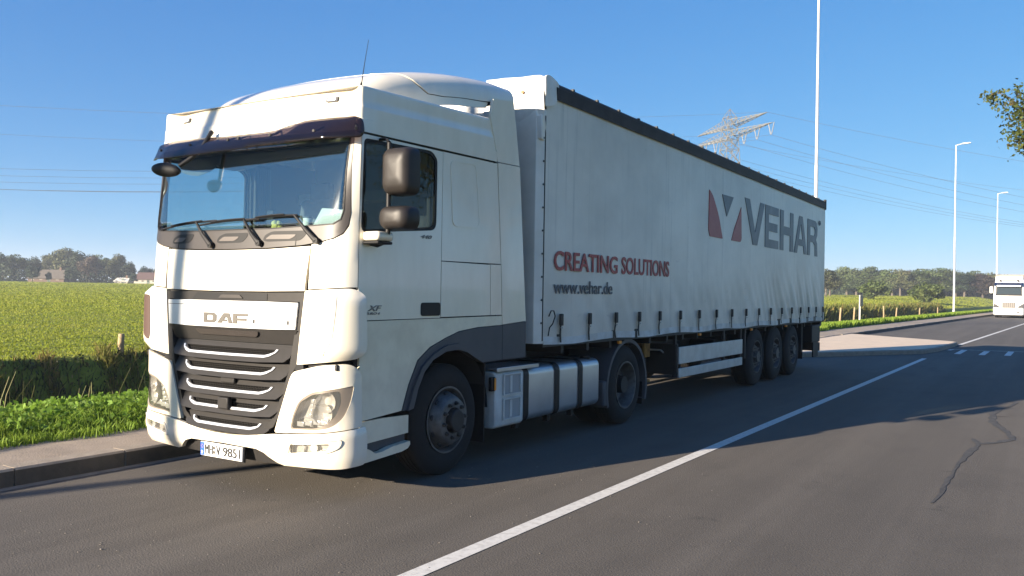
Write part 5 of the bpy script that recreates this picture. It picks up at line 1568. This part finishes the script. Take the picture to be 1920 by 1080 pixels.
def far_tree(px, dist, h, kind, label, group, wide=1.0, name='tree', base=None):
    """stand a tree in the direction of photo column px at a given distance on the land"""
    d = cf * 1.0 + cr * ((px - 960) / 1598.88); d = Vector((d.x, d.y)).normalized()
    x, y = CAM.x + d.x * dist, CAM.y + d.y * dist
    z = landz(x, y)
    T = thing(name, label, 'tree', (x, y, z - .1), random.uniform(0, 6.28), group)
    cm, tm = KINDS[kind]
    s = h / 12.3
    T.scale = (s * wide, s * wide, s)
    o = bpy.data.objects.new('crown', cm); COL.objects.link(o); o.parent = T
    o = bpy.data.objects.new('trunk', tm); COL.objects.link(o); o.parent = T
    return T


KN = ['green oak-like', 'olive green', 'dark green', 'copper brown', 'broad green']
gl_ = 'trees round the farm on the left'
L_T = [(4, 365, 13.0, 2, 1.1, 'dark green tree at the left edge of the photo'), (30, 372, 11.8, 0, 1.1, 'green tree next to the left edge, left of the farmhouse'), (62, 392, 12.6, 2, 1.2, 'dark green tree rising just behind the left end of the farmhouse'),
       (92, 400, 13.2, 1, 1.1, 'olive green tree behind the middle of the farmhouse roof'), (122, 385, 15.6, 1, 1.25, 'tallest olive tree, above the right end of the farmhouse'), (150, 372, 15.0, 2, 1.2, 'tall dark tree right of the farmhouse'),
       (168, 355, 12.2, 3, 1.1, 'copper brown tree right of the farmhouse, in front of the dark ones'), (186, 380, 13.0, 0, 1.1, 'green tree between the copper brown tree and the pointed olive tree'), (212, 360, 10.6, 1, 1.05, 'lower olive tree nearer than its neighbours, left of the red-roofed house'),
       (221, 378, 13.4, 1, .9, 'pointed olive tree standing a little higher, left of the red-roofed house'), (242, 372, 10.8, 2, 1.1, 'dark tree just left of the red-roofed house'), (272, 390, 9.2, 2, 1.1, 'low dark tree behind the red-roofed house beside the cab'),
       (300, 392, 9.0, 0, 1.1, 'green tree hidden behind the edge of the cab'), (-30, 375, 13, 0, 1.1, 'green tree just outside the left edge'), (60, 334, 7.0, 2, 1.1, 'small dark tree in front of the left gable of the farmhouse'), (91, 336, 4.6, 2, .8, 'slim dark shrub-like tree before the middle of the farmhouse wall'), (131, 335, 6.2, 2, 1.2, 'small dark tree covering the right end of the farmhouse'), (250, 336, 4.6, 2, 1.2, 'low dark tree in front of the pale-roofed shed')]
for (px, d, h, k, w, lb) in L_T: far_tree(px, d, h * .95, k, lb, gl_, w)
gr_ = 'trees of the far wood on the right'
R_T = [(1549, 250, 9.6, 1), (1556, 262, 8.8, 1), (1573, 380, 12.0, 2), (1588, 340, 13.6, 0), (1606, 335, 13.2, 4), (1622, 350, 14.0, 2), (1640, 338, 13.6, 0), (1658, 350, 13.2, 2), (1673, 332, 12.2, 0), (1688, 330, 12.0, 1), (1706, 345, 13.0, 3), (1722, 335, 12.6, 0),
       (1740, 345, 13.4, 4), (1757, 336, 13.0, 0), (1775, 345, 12.8, 1), (1792, 338, 12.6, 4), (1808, 335, 11.8, 2), (1826, 342, 12.0, 0), (1843, 336, 11.6, 3), (1858, 345, 11.8, 1), (1880, 350, 12, 0), (1905, 350, 12, 4), (1935, 350, 12, 2)]
ordw = ['first', 'second', 'third', 'fourth', 'fifth', 'sixth', 'seventh', 'eighth', 'ninth', 'tenth', 'eleventh', 'twelfth', 'thirteenth', 'fourteenth', 'fifteenth', 'sixteenth', 'seventeenth', 'eighteenth', 'nineteenth', 'twentieth', 'twenty-first', 'twenty-second', 'twenty-third']
for i, (px, d, h, k) in enumerate(R_T):
    far_tree(px, d, h * .84, k, '%s tree, %s from the trailer in the far wood on the right' % (KN[k], ordw[i]), gr_, 1.5)
# understorey that closes the wood below the crowns
P_ = []
for px in np.arange(1545, 1960, 1.1):
    d = cf + cr * ((px - 960) / 1598.88); d = Vector((d.x, d.y)).normalized(); dd = random.uniform(345, 360)
    P_.append((CAM.x + d.x * dd, CAM.y + d.y * dd))
P_ = np.repeat(np.array(P_), 26, 0) + rng.normal(size=(26 * len(P_), 2)) * 1.6
zz = zland(P_) + rng.random(len(P_)) * 3.8
V, F = leaves_np(np.c_[P_, zz], rng.uniform(.6, 1.3, len(P_)), .2)
tag(npmesh('understorey', V, F, LK3), 'dark understorey closing the foot of the far wood', 'undergrowth', kind='stuff')
P_ = []
for px in np.arange(-20, 300, 1.3):
    if 55 < px < 132 or 252 < px < 300: continue
    d = cf + cr * ((px - 960) / 1598.88); d = Vector((d.x, d.y)).normalized(); dd = random.uniform(352, 372)
    P_.append((CAM.x + d.x * dd, CAM.y + d.y * dd))
P_ = np.repeat(np.array(P_), 22, 0) + rng.normal(size=(22 * len(P_), 2)) * 1.5
zz = zland(P_) + rng.random(len(P_)) ** 1.5 * 4.2
V, F = leaves_np(np.c_[P_, zz], rng.uniform(.6, 1.2, len(P_)), .2)
tag(npmesh('understorey', V, F, LK3), 'dark shrubbery at the foot of the trees round the farm', 'undergrowth', kind='stuff')


def place(px, dist):
    d = cf + cr * ((px - 960) / 1598.88); d = Vector((d.x, d.y)).normalized()
    x, y = CAM.x + d.x * dist, CAM.y + d.y * dist
    return x, y, landz(x, y)


BUSHM = leafmat('bush_leaf', (.055, .085, .02), (.09, .11, .03), .6, .25)
bm_, _t = crown_mesh('bush', 55, 2.6, 2.0, 1.7, 3800, .34, BUSHM, 18, .8)
for (px, dist, s, lb) in ((1637, 205, 1.25, 'wide round green bush on the meadow left of the darker bush'), (1737, 190, 1.25, 'darker round bush on the meadow below the far wood, left of the second lamp post'), (1554, 62, .5, 'small bush at the trailer rear end beyond the verge')):
    x, y, z = place(px, dist)
    o = bpy.data.objects.new('bush', bm_); COL.objects.link(o); o.location = (x, y, z - .25); o.scale = (s * 1.15, s * 1.15, s); o.rotation_euler = (0, 0, random.uniform(0, 6))
    tag(o, lb, 'bush', 'bushes on the meadow')

# farmhouse and neighbour far behind the meadow
ROOFT = pm('thatch_tiles', (.135, .11, .085), .9, col2=(.10, .085, .065), ns=2)
ROOFR = pm('red_tiles', (.11, .062, .05), .85, col2=(.085, .05, .042), ns=2)
BRICK = pm('brick_wall', (.15, .10, .075), .9, col2=(.12, .08, .06), ns=3)
WALLW = pm('white_wall', (.36, .34, .29), .85)
WINP = glassmat('house_glass', (.2, .2, .22), 1.5)


def house(name, label, px, dist, L, W, hw, hr, wall, roof, rz, hip):
    x, y, z = place(px, dist)
    T = thing(name, label, 'house', (x, y, z - .1), rz)
    m = MB(); m.bb(-L / 2, L / 2, -W / 2, W / 2, 0, hw); m.build('wall', wall, T)
    m = MB(); e = .4
    V = [(-L / 2 - e, -W / 2 - e, hw), (L / 2 + e, -W / 2 - e, hw), (L / 2 + e, W / 2 + e, hw), (-L / 2 - e, W / 2 + e, hw), (-L / 2 + hip, 0, hw + hr), (L / 2 - hip * .3, 0, hw + hr)]
    V2 = [(a, b2, c - .15) for a, b2, c in V[:4]]
    m.add(V + V2, [(0, 1, 5, 4), (2, 3, 4, 5), (1, 2, 5), (3, 0, 4), (0, 6, 7, 1), (1, 7, 8, 2), (2, 8, 9, 3), (3, 9, 6, 0), (6, 9, 8, 7)])
    R_ = m.build('roof', roof, T)
    m = MB(); m.bb(L * .22, L * .22 + .7, -.35, .35, hw + hr - .8, hw + hr + .9); m.build('chimney', BRICK, R_)
    for k in range(4):
        xx = -L / 2 + L * (k + .6) / 4.4
        m = MB(); m.bb(xx - .5, xx + .5, -W / 2 - .04, -W / 2 + .05, .9, hw - .4); w_ = m.build('window', WALLW, T)
        m = MB(); m.bb(xx - .4, xx + .4, -W / 2 - .06, -W / 2 - .041, 1.0, hw - .5); m.build('pane', WINP, w_)
    m = MB(); m.bb(L * .04, L * .04 + 1.0, -W / 2 - .05, -W / 2 + .05, 0, 2.0); m.build('door', pm(name + '_door', (.09, .12, .09), .6), T)
    return T
house('farmhouse', 'long farmhouse with pale brown hipped roof under the left trees', 97, 350, 12.5, 9, 1.5, 3.2, BRICK, ROOFT, .62, 3.2)
house('cottage', 'red-roofed house just left of the lorry cab, far across the meadow', 281, 345, 9, 7, 1.8, 2.6, WALLW, ROOFR, .55, .3)
house('barn', 'low pale-roofed shed between the trees and the red-roofed house', 231, 352, 5, 3.4, 1.0, 1.3, WALLW, pm('shed_roof', (.5, .48, .43), .7), .5, .2)

# ------------------------------------------------------------------ lamp masts
GALV = pm('galvanised', (.62, .62, .61), .42, metal=.35, col2=(.5, .5, .49), ns=3)
LAMPW = pm('lamp_head', (.60, .60, .59), .45)
MASTH = 19.9


def mast(x, y, label):
    T = thing('lamp_mast', label, 'lamp post', (x, y, landz(x, y) - .05), 0, 'tall lamp masts along the road')
    m = MB(); m.tube([(0, 0, 0), (0, 0, 1.3), (0, 0, 1.32), (0, 0, 9.5), (0, 0, 9.52), (0, 0, MASTH)], [.135, .135, .115, .098, .088, .062], 16); m.build('pole', GALV, T, 40)
    m = MB(); m.tube([(0, 0, MASTH - .05), (.25, 0, MASTH + .05), (.7, 0, MASTH + .12)], [.055, .045, .04], 8); A = m.build('arm', GALV, T, 60)
    m = MB(); m.prism([(.55, MASTH + .08), (.62, MASTH + .17), (1.35, MASTH + .22), (1.5, MASTH + .17), (1.45, MASTH + .12), (.7, MASTH + .06)], 1, -.16, .16); H_ = m.build('lamp_head', LAMPW, T, bevel=.02)
    m = MB(); m.prism([(.8, MASTH + .045), (1.4, MASTH + .10), (1.38, MASTH + .125), (.82, MASTH + .075)], 1, -.12, .12); m.build('lamp_glass', LENS, H_)
    m = MB(); m.bb(-.06, .06, -.137, -.10, .5, .95); m.build('hatch', GALV, T)
    return T
mast(-5.02, 43.2, 'tall grey lamp mast rising behind the rear end of the trailer')
mast(-3.35, 102.9, 'grey lamp mast standing on the verge left of the second lorry')
mast(-1.62, 155.0, 'farthest lamp mast, rising behind the second lorry')
mast(-5.85, -14.2, 'lamp mast ahead of the lorry, throwing its shadow on the cab front')

# small sign on a post, seen almost edge-on
T = thing('sign_post', 'thin white post with a small grey sign seen edge-on, on the verge beyond the trailer', 'sign', (-5.73, 60.3, landz(-5.73, 60.3)))
m = MB(); m.cyl((0, 0, -.1), (0, 0, 3.15), .055, n=12); m.build('post', pm('post_white', (.72, .71, .66), .6), T, 40)
m = MB(); m.box((.12, -.08, 2.75), (.62, .03, .78), Matrix.Rotation(1.42, 3, 'Z')); S_ = m.build('sign_plate', LGREY, T, bevel=.01)
m = MB(); m.box((.12, -.06, 2.55), (.08, .12, .04)); m.box((.12, -.06, 2.95), (.08, .12, .04)); m.build('clamp', GALV, S_)

# wooden fence posts
WOOD = pm('post_wood', (.36, .27, .15), .85, col2=(.24, .17, .09), ns=12, stretch=(1, 1, .2), bump=.3, bs=30)
def fpost(x, y, h, label, z=None, tilt=0, group='wooden fence posts'):
    z = landz(x, y) if z is None else z
    m = MB(); r0 = .075
    m.tube([(0, 0, -.3), (0, 0, h * .5), (tilt * h, 0, h - .02), (tilt * h, 0, h)], [r0, r0, r0 * .97, r0 * .85], 10)
    o = m.build('fence_post', WOOD, None, 50, loc=(x, y, z)); o.rotation_euler = (0, 0, random.uniform(0, 6))
    return tag(o, label, 'post', group)
fpost(-13.55, 7.85, .52, 'short sunlit wooden post on the ditch edge left of the cab', tilt=.02)
wm = MB()
FW_ = thing('wire_fence', 'thin sagging wire running past the short wooden post at the ditch', 'fence', (-13.55, 7, landz(-13.55, 7)))
for hz in (.42, .22):
    m = MB(); m.tube([(.0, y, hz + .04 * math.cos(y * .9)) for y in np.arange(-9, 16, .8)], .004, 4); m.build('wire', STEEL, FW_)
fpost(-13.55, -1.6, .52, 'wooden post in line with the short one, outside the left edge'); fpost(-13.55, 16.0, .52, 'wooden post in line with the short one, hidden behind the cab')
for i, (x, y) in enumerate(((-8.58, 67.9), (-8.42, 72.8), (-8.9, 91.5), (-8.55, 97.5), (-8.1, 113.5), (-7.6, 129.0))):
    fpost(x, y, random.uniform(1.5, 1.9), 'pale yellow fence post, %s from the trailer along the far ditch' % ordw[i], z=-1.1, tilt=random.uniform(-.07, .07), group='pale fence posts along the far ditch')

# ------------------------------------------------------------------ pylon and its wires
GAL2 = pm('pylon_steel', (.20, .195, .18), .55, metal=.3)
hf = Vector((cf.x, cf.y, 0)).normalized(); hr_ = Vector((cr.x, cr.y, 0)).normalized()
PC = Vector((CAM.x, CAM.y, 0)) + hf * 210 + hr_ * 53
arm_d = (hf * -31 + hr_ * 9).normalized(); line_d = (hf * 9 + hr_ * 31).normalized()
PZ = landz(PC.x, PC.y)
PY = thing('pylon', 'steel lattice pylon with two cross-arms rising behind the trailer roof', 'pylon', (PC.x, PC.y, PZ), math.atan2(arm_d.y, arm_d.x))
def hw_(z): return float(np.interp(z, [0, 25, 36, 44, 45], [4.2, 2.3, 1.7, 1.25, 1.2]))
def bars(name, segs, r, parent=None):
    m = MB()
    for a, b2 in segs: m.cyl(a, b2, r, n=4, cap=False)
    return m.build(name, GAL2, parent or PY)
lv = [0, 6, 11.5, 16.5, 21, 25, 29, 32.5, 36, 38.5, 41, 44]
segs = []
for i in range(len(lv) - 1):
    a, b2 = hw_(lv[i]), hw_(lv[i + 1])
    ca = [(a, a), (-a, a), (-a, -a), (a, -a)]; cb = [(b2, b2), (-b2, b2), (-b2, -b2), (b2, -b2)]
    for k in range(4):
        j = (k + 1) % 4
        segs += [((*ca[k], lv[i]), (*cb[k], lv[i + 1])), ((*ca[k], lv[i]), (*cb[j], lv[i + 1])), ((*ca[j], lv[i]), (*cb[k], lv[i + 1])), ((*cb[k], lv[i + 1]), (*cb[j], lv[i + 1]))]
bars('tower', segs, .085)
segs = [((1.2, 1.2, 44), (0, 0, 46.2)), ((-1.2, 1.2, 44), (0, 0, 46.2)), ((1.2, -1.2, 44), (0, 0, 46.2)), ((-1.2, -1.2, 44), (0, 0, 46.2))]
bars('peak', segs, .07)
for (z, half, dz) in ((41.6, 16.3, 1.5), (38.9, 18.6, 1.5)):
    for sgn in (1, -1):
        segs = []
        n = 8
        for i in range(n):
            t0, t1 = i / n, (i + 1) / n
            def pt(t, e, top):
                w0 = hw_(z); x = (w0 + (half - w0) * t) * sgn
                return (x, e * w0 * (1 - t), z + (dz * (1 - t) if top else 0) + .5 * t)
            for e in (1, -1):
                segs += [(pt(t0, e, 0), pt(t1, e, 0)), (pt(t0, e, 1), pt(t1, e, 1)), (pt(t0, e, 0), pt(t1, e, 1)), (pt(t1, e, 0), pt(t1, e, 1))]
            segs += [(pt(t0, 1, 0), pt(t1, -1, 0)), (pt(t1, 1, 0), pt(t1, -1, 0))]
        bars('cross_arm', segs, .075)
INS = pm('insulator', (.20, .19, .18), .4)
att = []
for sgn in (1, -1):
    for f_ in (.97, .66, .36):
        x = 18.6 * f_ * sgn; za = 38.9 + .5 * f_
        m = MB()
        for e in (1.15, -1.15): m.tube([(x + e, 0, za), (x + e * .15 + (0 if 1 else 0), 0, za - 2.6)], .10, 6)
        m.build('insulator_string', INS, PY)
        att.append((x, za - 2.7))
WIRE = pm('wire_grey', (.10, .11, .125), .7)
def wire(x, z, sag, name, label):
    m = MB()
    for sg_ in (1, -1):
        Lp = 350.0
        P_ = []
        for t in np.linspace(0, 1 if sg_ < 0 else .55, 26):
            p = PC + arm_d * x + line_d * (sg_ * Lp * t)
            P_.append((p.x, p.y, PZ + z - 4 * sag * t * (1 - t)))
        m.tube(P_, .036, 4)
    o = m.build(name, WIRE, None)
    tag(o, label, 'wire', 'wires of the power line')
for i, (x, z) in enumerate(att):
    wire(x, z, 16.5 + .4 * (i % 3), 'power_line', 'power line conductor from the %s insulator of the pylon arm on its %s side' % (['outermost', 'middle', 'innermost'][i % 3], 'right' if i < 3 else 'left'))
wire(16.2, 42.2, 10.5, 'earth_wire', 'thin earth wire from the right tip of the upper pylon arm'); wire(-16.2, 42.2, 10.5, 'earth_wire', 'thin earth wire from the left tip of the upper pylon arm')

# ------------------------------------------------------------------ oak at the right edge
OAKL = leafmat('oak_leaf', (.075, .105, .022), (.12, .135, .035), .9, .35, c3=(.15, .12, .04))
OK_ = thing('oak_tree', 'oak whose leafy branch hangs into the upper right corner', 'tree', (10.4, 16.2, landz(10.4, 16.2)))
r = np.random.default_rng(5)
cl = []
for k in range(60):
    d = r.normal(size=3); d /= np.linalg.norm(d)
    cl.append(d * np.array([3.5, 4.0, 3.0]) * r.uniform(.45, 1.0) + np.array([.9, 0, 6.9]))
def wpt(px, py, Yp):
    a = cf + cr * ((px - 960) / 1598.88) - cu * ((py - 540) / 1598.88); t = (Yp - CAM.y) / a.y
    return CAM + a * t
OB = Vector((10.4, 16.2, landz(10.4, 16.2)))
edge_px = [(1905, 205, .30), (1912, 225, .34), (1910, 250, .30), (1918, 270, .20), (1925, 190, .3), (1930, 235, .45), (1935, 270, .3), (1945, 215, .5), (1960, 250, .5), (1965, 190, .5), (1990, 225, .6), (2015, 195, .7), (2020, 250, .6), (2050, 215, .8), (2080, 170, .8), (2085, 250, .8)]
near = [np.array(wpt(a, b2, 16.2) - OB) for a, b2, _ in edge_px]
twig_px = [(1855, 183), (1847, 180), (1868, 192), (1862, 175), (1880, 174), (1905, 171), (1871, 198), (1858, 186)]
twig = [np.array(wpt(a, b2, 16.2) - OB) for a, b2 in twig_px]
C = []; SZ = []
for c in cl:
    q = c + r.normal(size=(620, 3)) * np.array([.55, .55, .42])
    C.append(q)
for c, (_, _, s_) in zip(near, edge_px): C.append(c + r.normal(size=(int(330 * s_ + 30), 3)) * np.array([.5, 1.1, .5]) * s_)
for c in twig: C.append(c + r.normal(size=(20, 3)) * np.array([.06, .10, .055]))
C = np.concatenate(C)
V, F = leaves_np(C, r.uniform(.06, .11, len(C)), .4)
npmesh('crown', V, F, OAKL, OK_)
m = MB()
m.tube([(0, 0, -.4), (0, 0, .3), (.1, 0, 2.2), (0, .1, 4.2), (-.1, 0, 6.8)], [.42, .33, .28, .22, .08], 10)
for c in cl[:26] + [near[1], near[5], near[7], near[12], near[14]]:
    b0 = Vector((0, 0, random.uniform(2.6, 5.6))); c = Vector(c)
    m.tube([b0, b0 * .5 + c * .5 + Vector((0, 0, .3)), c], [.10, .055, .015], 6)
a = Vector(near[5]); t0 = Vector(twig[5]); t1 = Vector(twig[0])
m.tube([a, Vector(wpt(1908, 195, 16.2) - OB), Vector(wpt(1885, 178, 16.2) - OB), Vector(wpt(1868, 174, 16.2) - OB), t1], [.02, .014, .01, .008, .004], 5)
m.tube([Vector(wpt(1908, 195, 16.2) - OB), Vector(wpt(1890, 190, 16.2) - OB), Vector(twig[6])], [.01, .007, .004], 5)
m.tube([Vector(wpt(1918, 188, 16.2) - OB), Vector(twig[5])], [.01, .004], 5)
m.build('trunk', BARK, OK_, 60)

# ------------------------------------------------------------------ second lorry parked down the road
WH2 = pm('second_white', (.82, .82, .80), .35, coat=.4)
T2X, T2Y = 2.62, 85.0
t2 = thing('oncoming_lorry', 'white lorry with a white trailer parked far down the lay-by, facing the camera', 'truck', (T2X, T2Y, 0), -.035)
m = MB(); m.prism([(-1.24, .0), (-1.24, .25), (-1.1, .0)], 2, 0, .01) if 0 else None
m.prism([(-1.24, .18), (-1.05, .0), (1.05, .0), (1.24, .18), (1.24, 2.1), (-1.24, 2.1)], 2, .98, 2.15); m.build('cab_lower', WH2, t2, bevel=.05)
m = MB()
def lof(zs):
    V = []; F = []
    for (z, w, y0) in zs: V += [(-w, y0 + .18, z), (-w + .16, y0, z), (w - .16, y0, z), (w, y0 + .18, z), (w, 2.1, z), (-w, 2.1, z)]
    for k in range(len(zs) - 1):
        for i in range(6): F.append((k * 6 + i, k * 6 + (i + 1) % 6, (k + 1) * 6 + (i + 1) % 6, (k + 1) * 6 + i))
    F += [tuple(range(6)), tuple(range(len(zs) * 6 - 6, len(zs) * 6))]
    return V, F
m.add(*lof([(2.15, 1.23, .02), (3.0, 1.19, .22), (3.45, 1.12, .45), (3.62, 1.02, .75)])); m.build('cab_upper', WH2, t2, bevel=.03)
m = MB(); V, F = lof([(2.02, 1.20, -.012), (3.02, 1.16, .20)]); V = [(a, min(b2, .55), c) for a, b2, c in V]; m.add(V, F); m.build('windscreen_surround', BLACK, t2)
m = MB(); V, F = lof([(2.14, 1.10, -.03), (2.90, 1.07, .155)]); V = [(a, min(b2, .45), c) for a, b2, c in V]; m.add(V, F); m.build('windscreen', pm('second_glass', (.03, .04, .045), .12, coat=.5), t2)
m = MB(); m.bb(-1.06, 1.06, -.04, .10, 2.02, 2.16); m.build('cowl', BLACK, t2, bevel=.02)
m = MB(); m.prism([(-.10, 2.90), (-.14, 3.02), (.28, 3.22), (.30, 3.10)], 0, -1.14, 1.14); m.build('sun_visor', pm('visor_blue', (.006, .016, .05), .3), t2)
m = MB(); m.bb(-.95, .95, -.16, -.10, 2.86, 2.98); m.build('light_box', pm('light_bar', (.75, .76, .78), .4), t2, bevel=.01)
m = MB(); m.bb(-.55, .55, .30, .36, 3.36, 3.44); m.build('roof_bar', STEEL, t2)
for xx in (-.7, .7): m = MB(); m.cyl((xx, .22, 3.40), (xx, .34, 3.40), .10, n=14); m.build('spot_lamp', STEEL, t2, 40)
m = MB(); m.prism([(-1.25, .2), (-1.06, -.05), (1.06, -.05), (1.25, .2), (1.25, 1.2), (-1.25, 1.2)], 2, .28, .97); m.build('bumper', WH2, t2, bevel=.05)
m = MB(); m.bb(-.52, .52, -.075, -.04, .92, 1.42); GR2 = m.build('grille', pm('second_grille', (.05, .045, .042), .5), t2)
for k in range(6):
    m = MB(); m.bb(-.5 + k * .17, -.5 + k * .17 + .11, -.085, -.076, .94, 1.40); m.build('grille_slat', pm('grille_slat_dark', (.14, .13, .12), .5) if k == 0 else bpy.data.materials['grille_slat_dark'], GR2)
m = MB(); m.bb(-.5, -.05, -.075, -.045, 1.60, 1.68); m.bb(.08, .5, -.075, -.045, 1.60, 1.68); m.build('badge', LGREY, t2)
for sgn in (1, -1):
    m = MB(); m.prism([(1.20 * sgn, .95), (.72 * sgn, .92), (.80 * sgn, 1.10), (1.16 * sgn, 1.32)], 1, -.07, .15); h_ = m.build('headlight', pm('second_lamp', (.09, .09, .095), .2, metal=.5) if sgn > 0 else bpy.data.materials['second_lamp'], t2)
    m = MB(); m.bb(.75 * sgn - .14, .75 * sgn + .14, -.07, -.04, .48, .60); m.build('fog_light', bpy.data.materials['second_lamp'], t2)
    m = MB(); m.bb(1.42 * sgn - .12, 1.42 * sgn + .12, .18, .32, 2.25, 2.85); mi_ = m.build('mirror', WH2, t2, bevel=.03)
    m = MB(); m.tube([(1.2 * sgn, .3, 2.15), (1.4 * sgn, .26, 2.2)], .03, 6); m.build('mirror_arm', BLACK, mi_)
    for yy in (1.4, 5.1, 10.2, 11.5, 12.8):
        make_wheel(t2, 1.20 * sgn, yy, .5, .5, .32, sgn, 'trailer')
m = MB(); m.bb(-.9, .9, .3, 13.5, .35, .96); m.build('chassis', STEEL, t2)
m = MB(); m.bb(-.26, .26, -.082, -.05, .36, .47); m.build('number_plate', CYANP, t2)
m = MB(); m.bb(-1.16, 1.16, -.06, .3, .20, .30); m.build('bumper_lip', BLACK, t2)
for zz_ in (1.47, .88):
    m = MB(); m.bb(-1.10, 1.10, -.062, -.02, zz_, zz_ + .022); m.build('panel_line', LGREY, t2)
T2B = thing('box_trailer', 'white box trailer behind the far oncoming lorry, at the right edge', 'trailer', (T2X, T2Y, 0), -.035)
m = MB(); m.bb(-1.28, 1.28, 2.7, 15.8, 1.05, 3.98); m.build('box', WH2, T2B, bevel=.03)
m = MB(); m.bb(-1.0, 1.0, 2.35, 2.69, 2.3, 3.9); m.build('cooling_unit', pm('unit_grey', (.35, .35, .35), .5), T2B, bevel=.05)
m = MB(); m.bb(-1.29, 1.29, 2.66, 2.72, 3.85, 4.02); m.build('top_edge', LGREY, T2B)

# ------------------------------------------------------------------ thin autumn haze over the whole place
hm = bpy.data.materials.new('haze_air'); hm.use_nodes = True
hm.node_tree.nodes.remove(hm.node_tree.nodes['Principled BSDF'])
pv_ = hm.node_tree.nodes.new('ShaderNodeVolumePrincipled')
pv_.inputs['Color'].default_value = (.82, .90, 1.0, 1)
pv_.inputs['Density'].default_value = .00045
pv_.inputs['Anisotropy'].default_value = .1
hm.node_tree.links.new(pv_.outputs[0], hm.node_tree.nodes['Material Output'].inputs['Volume'])
m = MB(); m.bb(-3300, 3300, -400, 3300, -4, 52)
tag(m.build('haze', hm, None), 'thin pale haze lying over the fields and far trees', 'haze', kind='stuff')
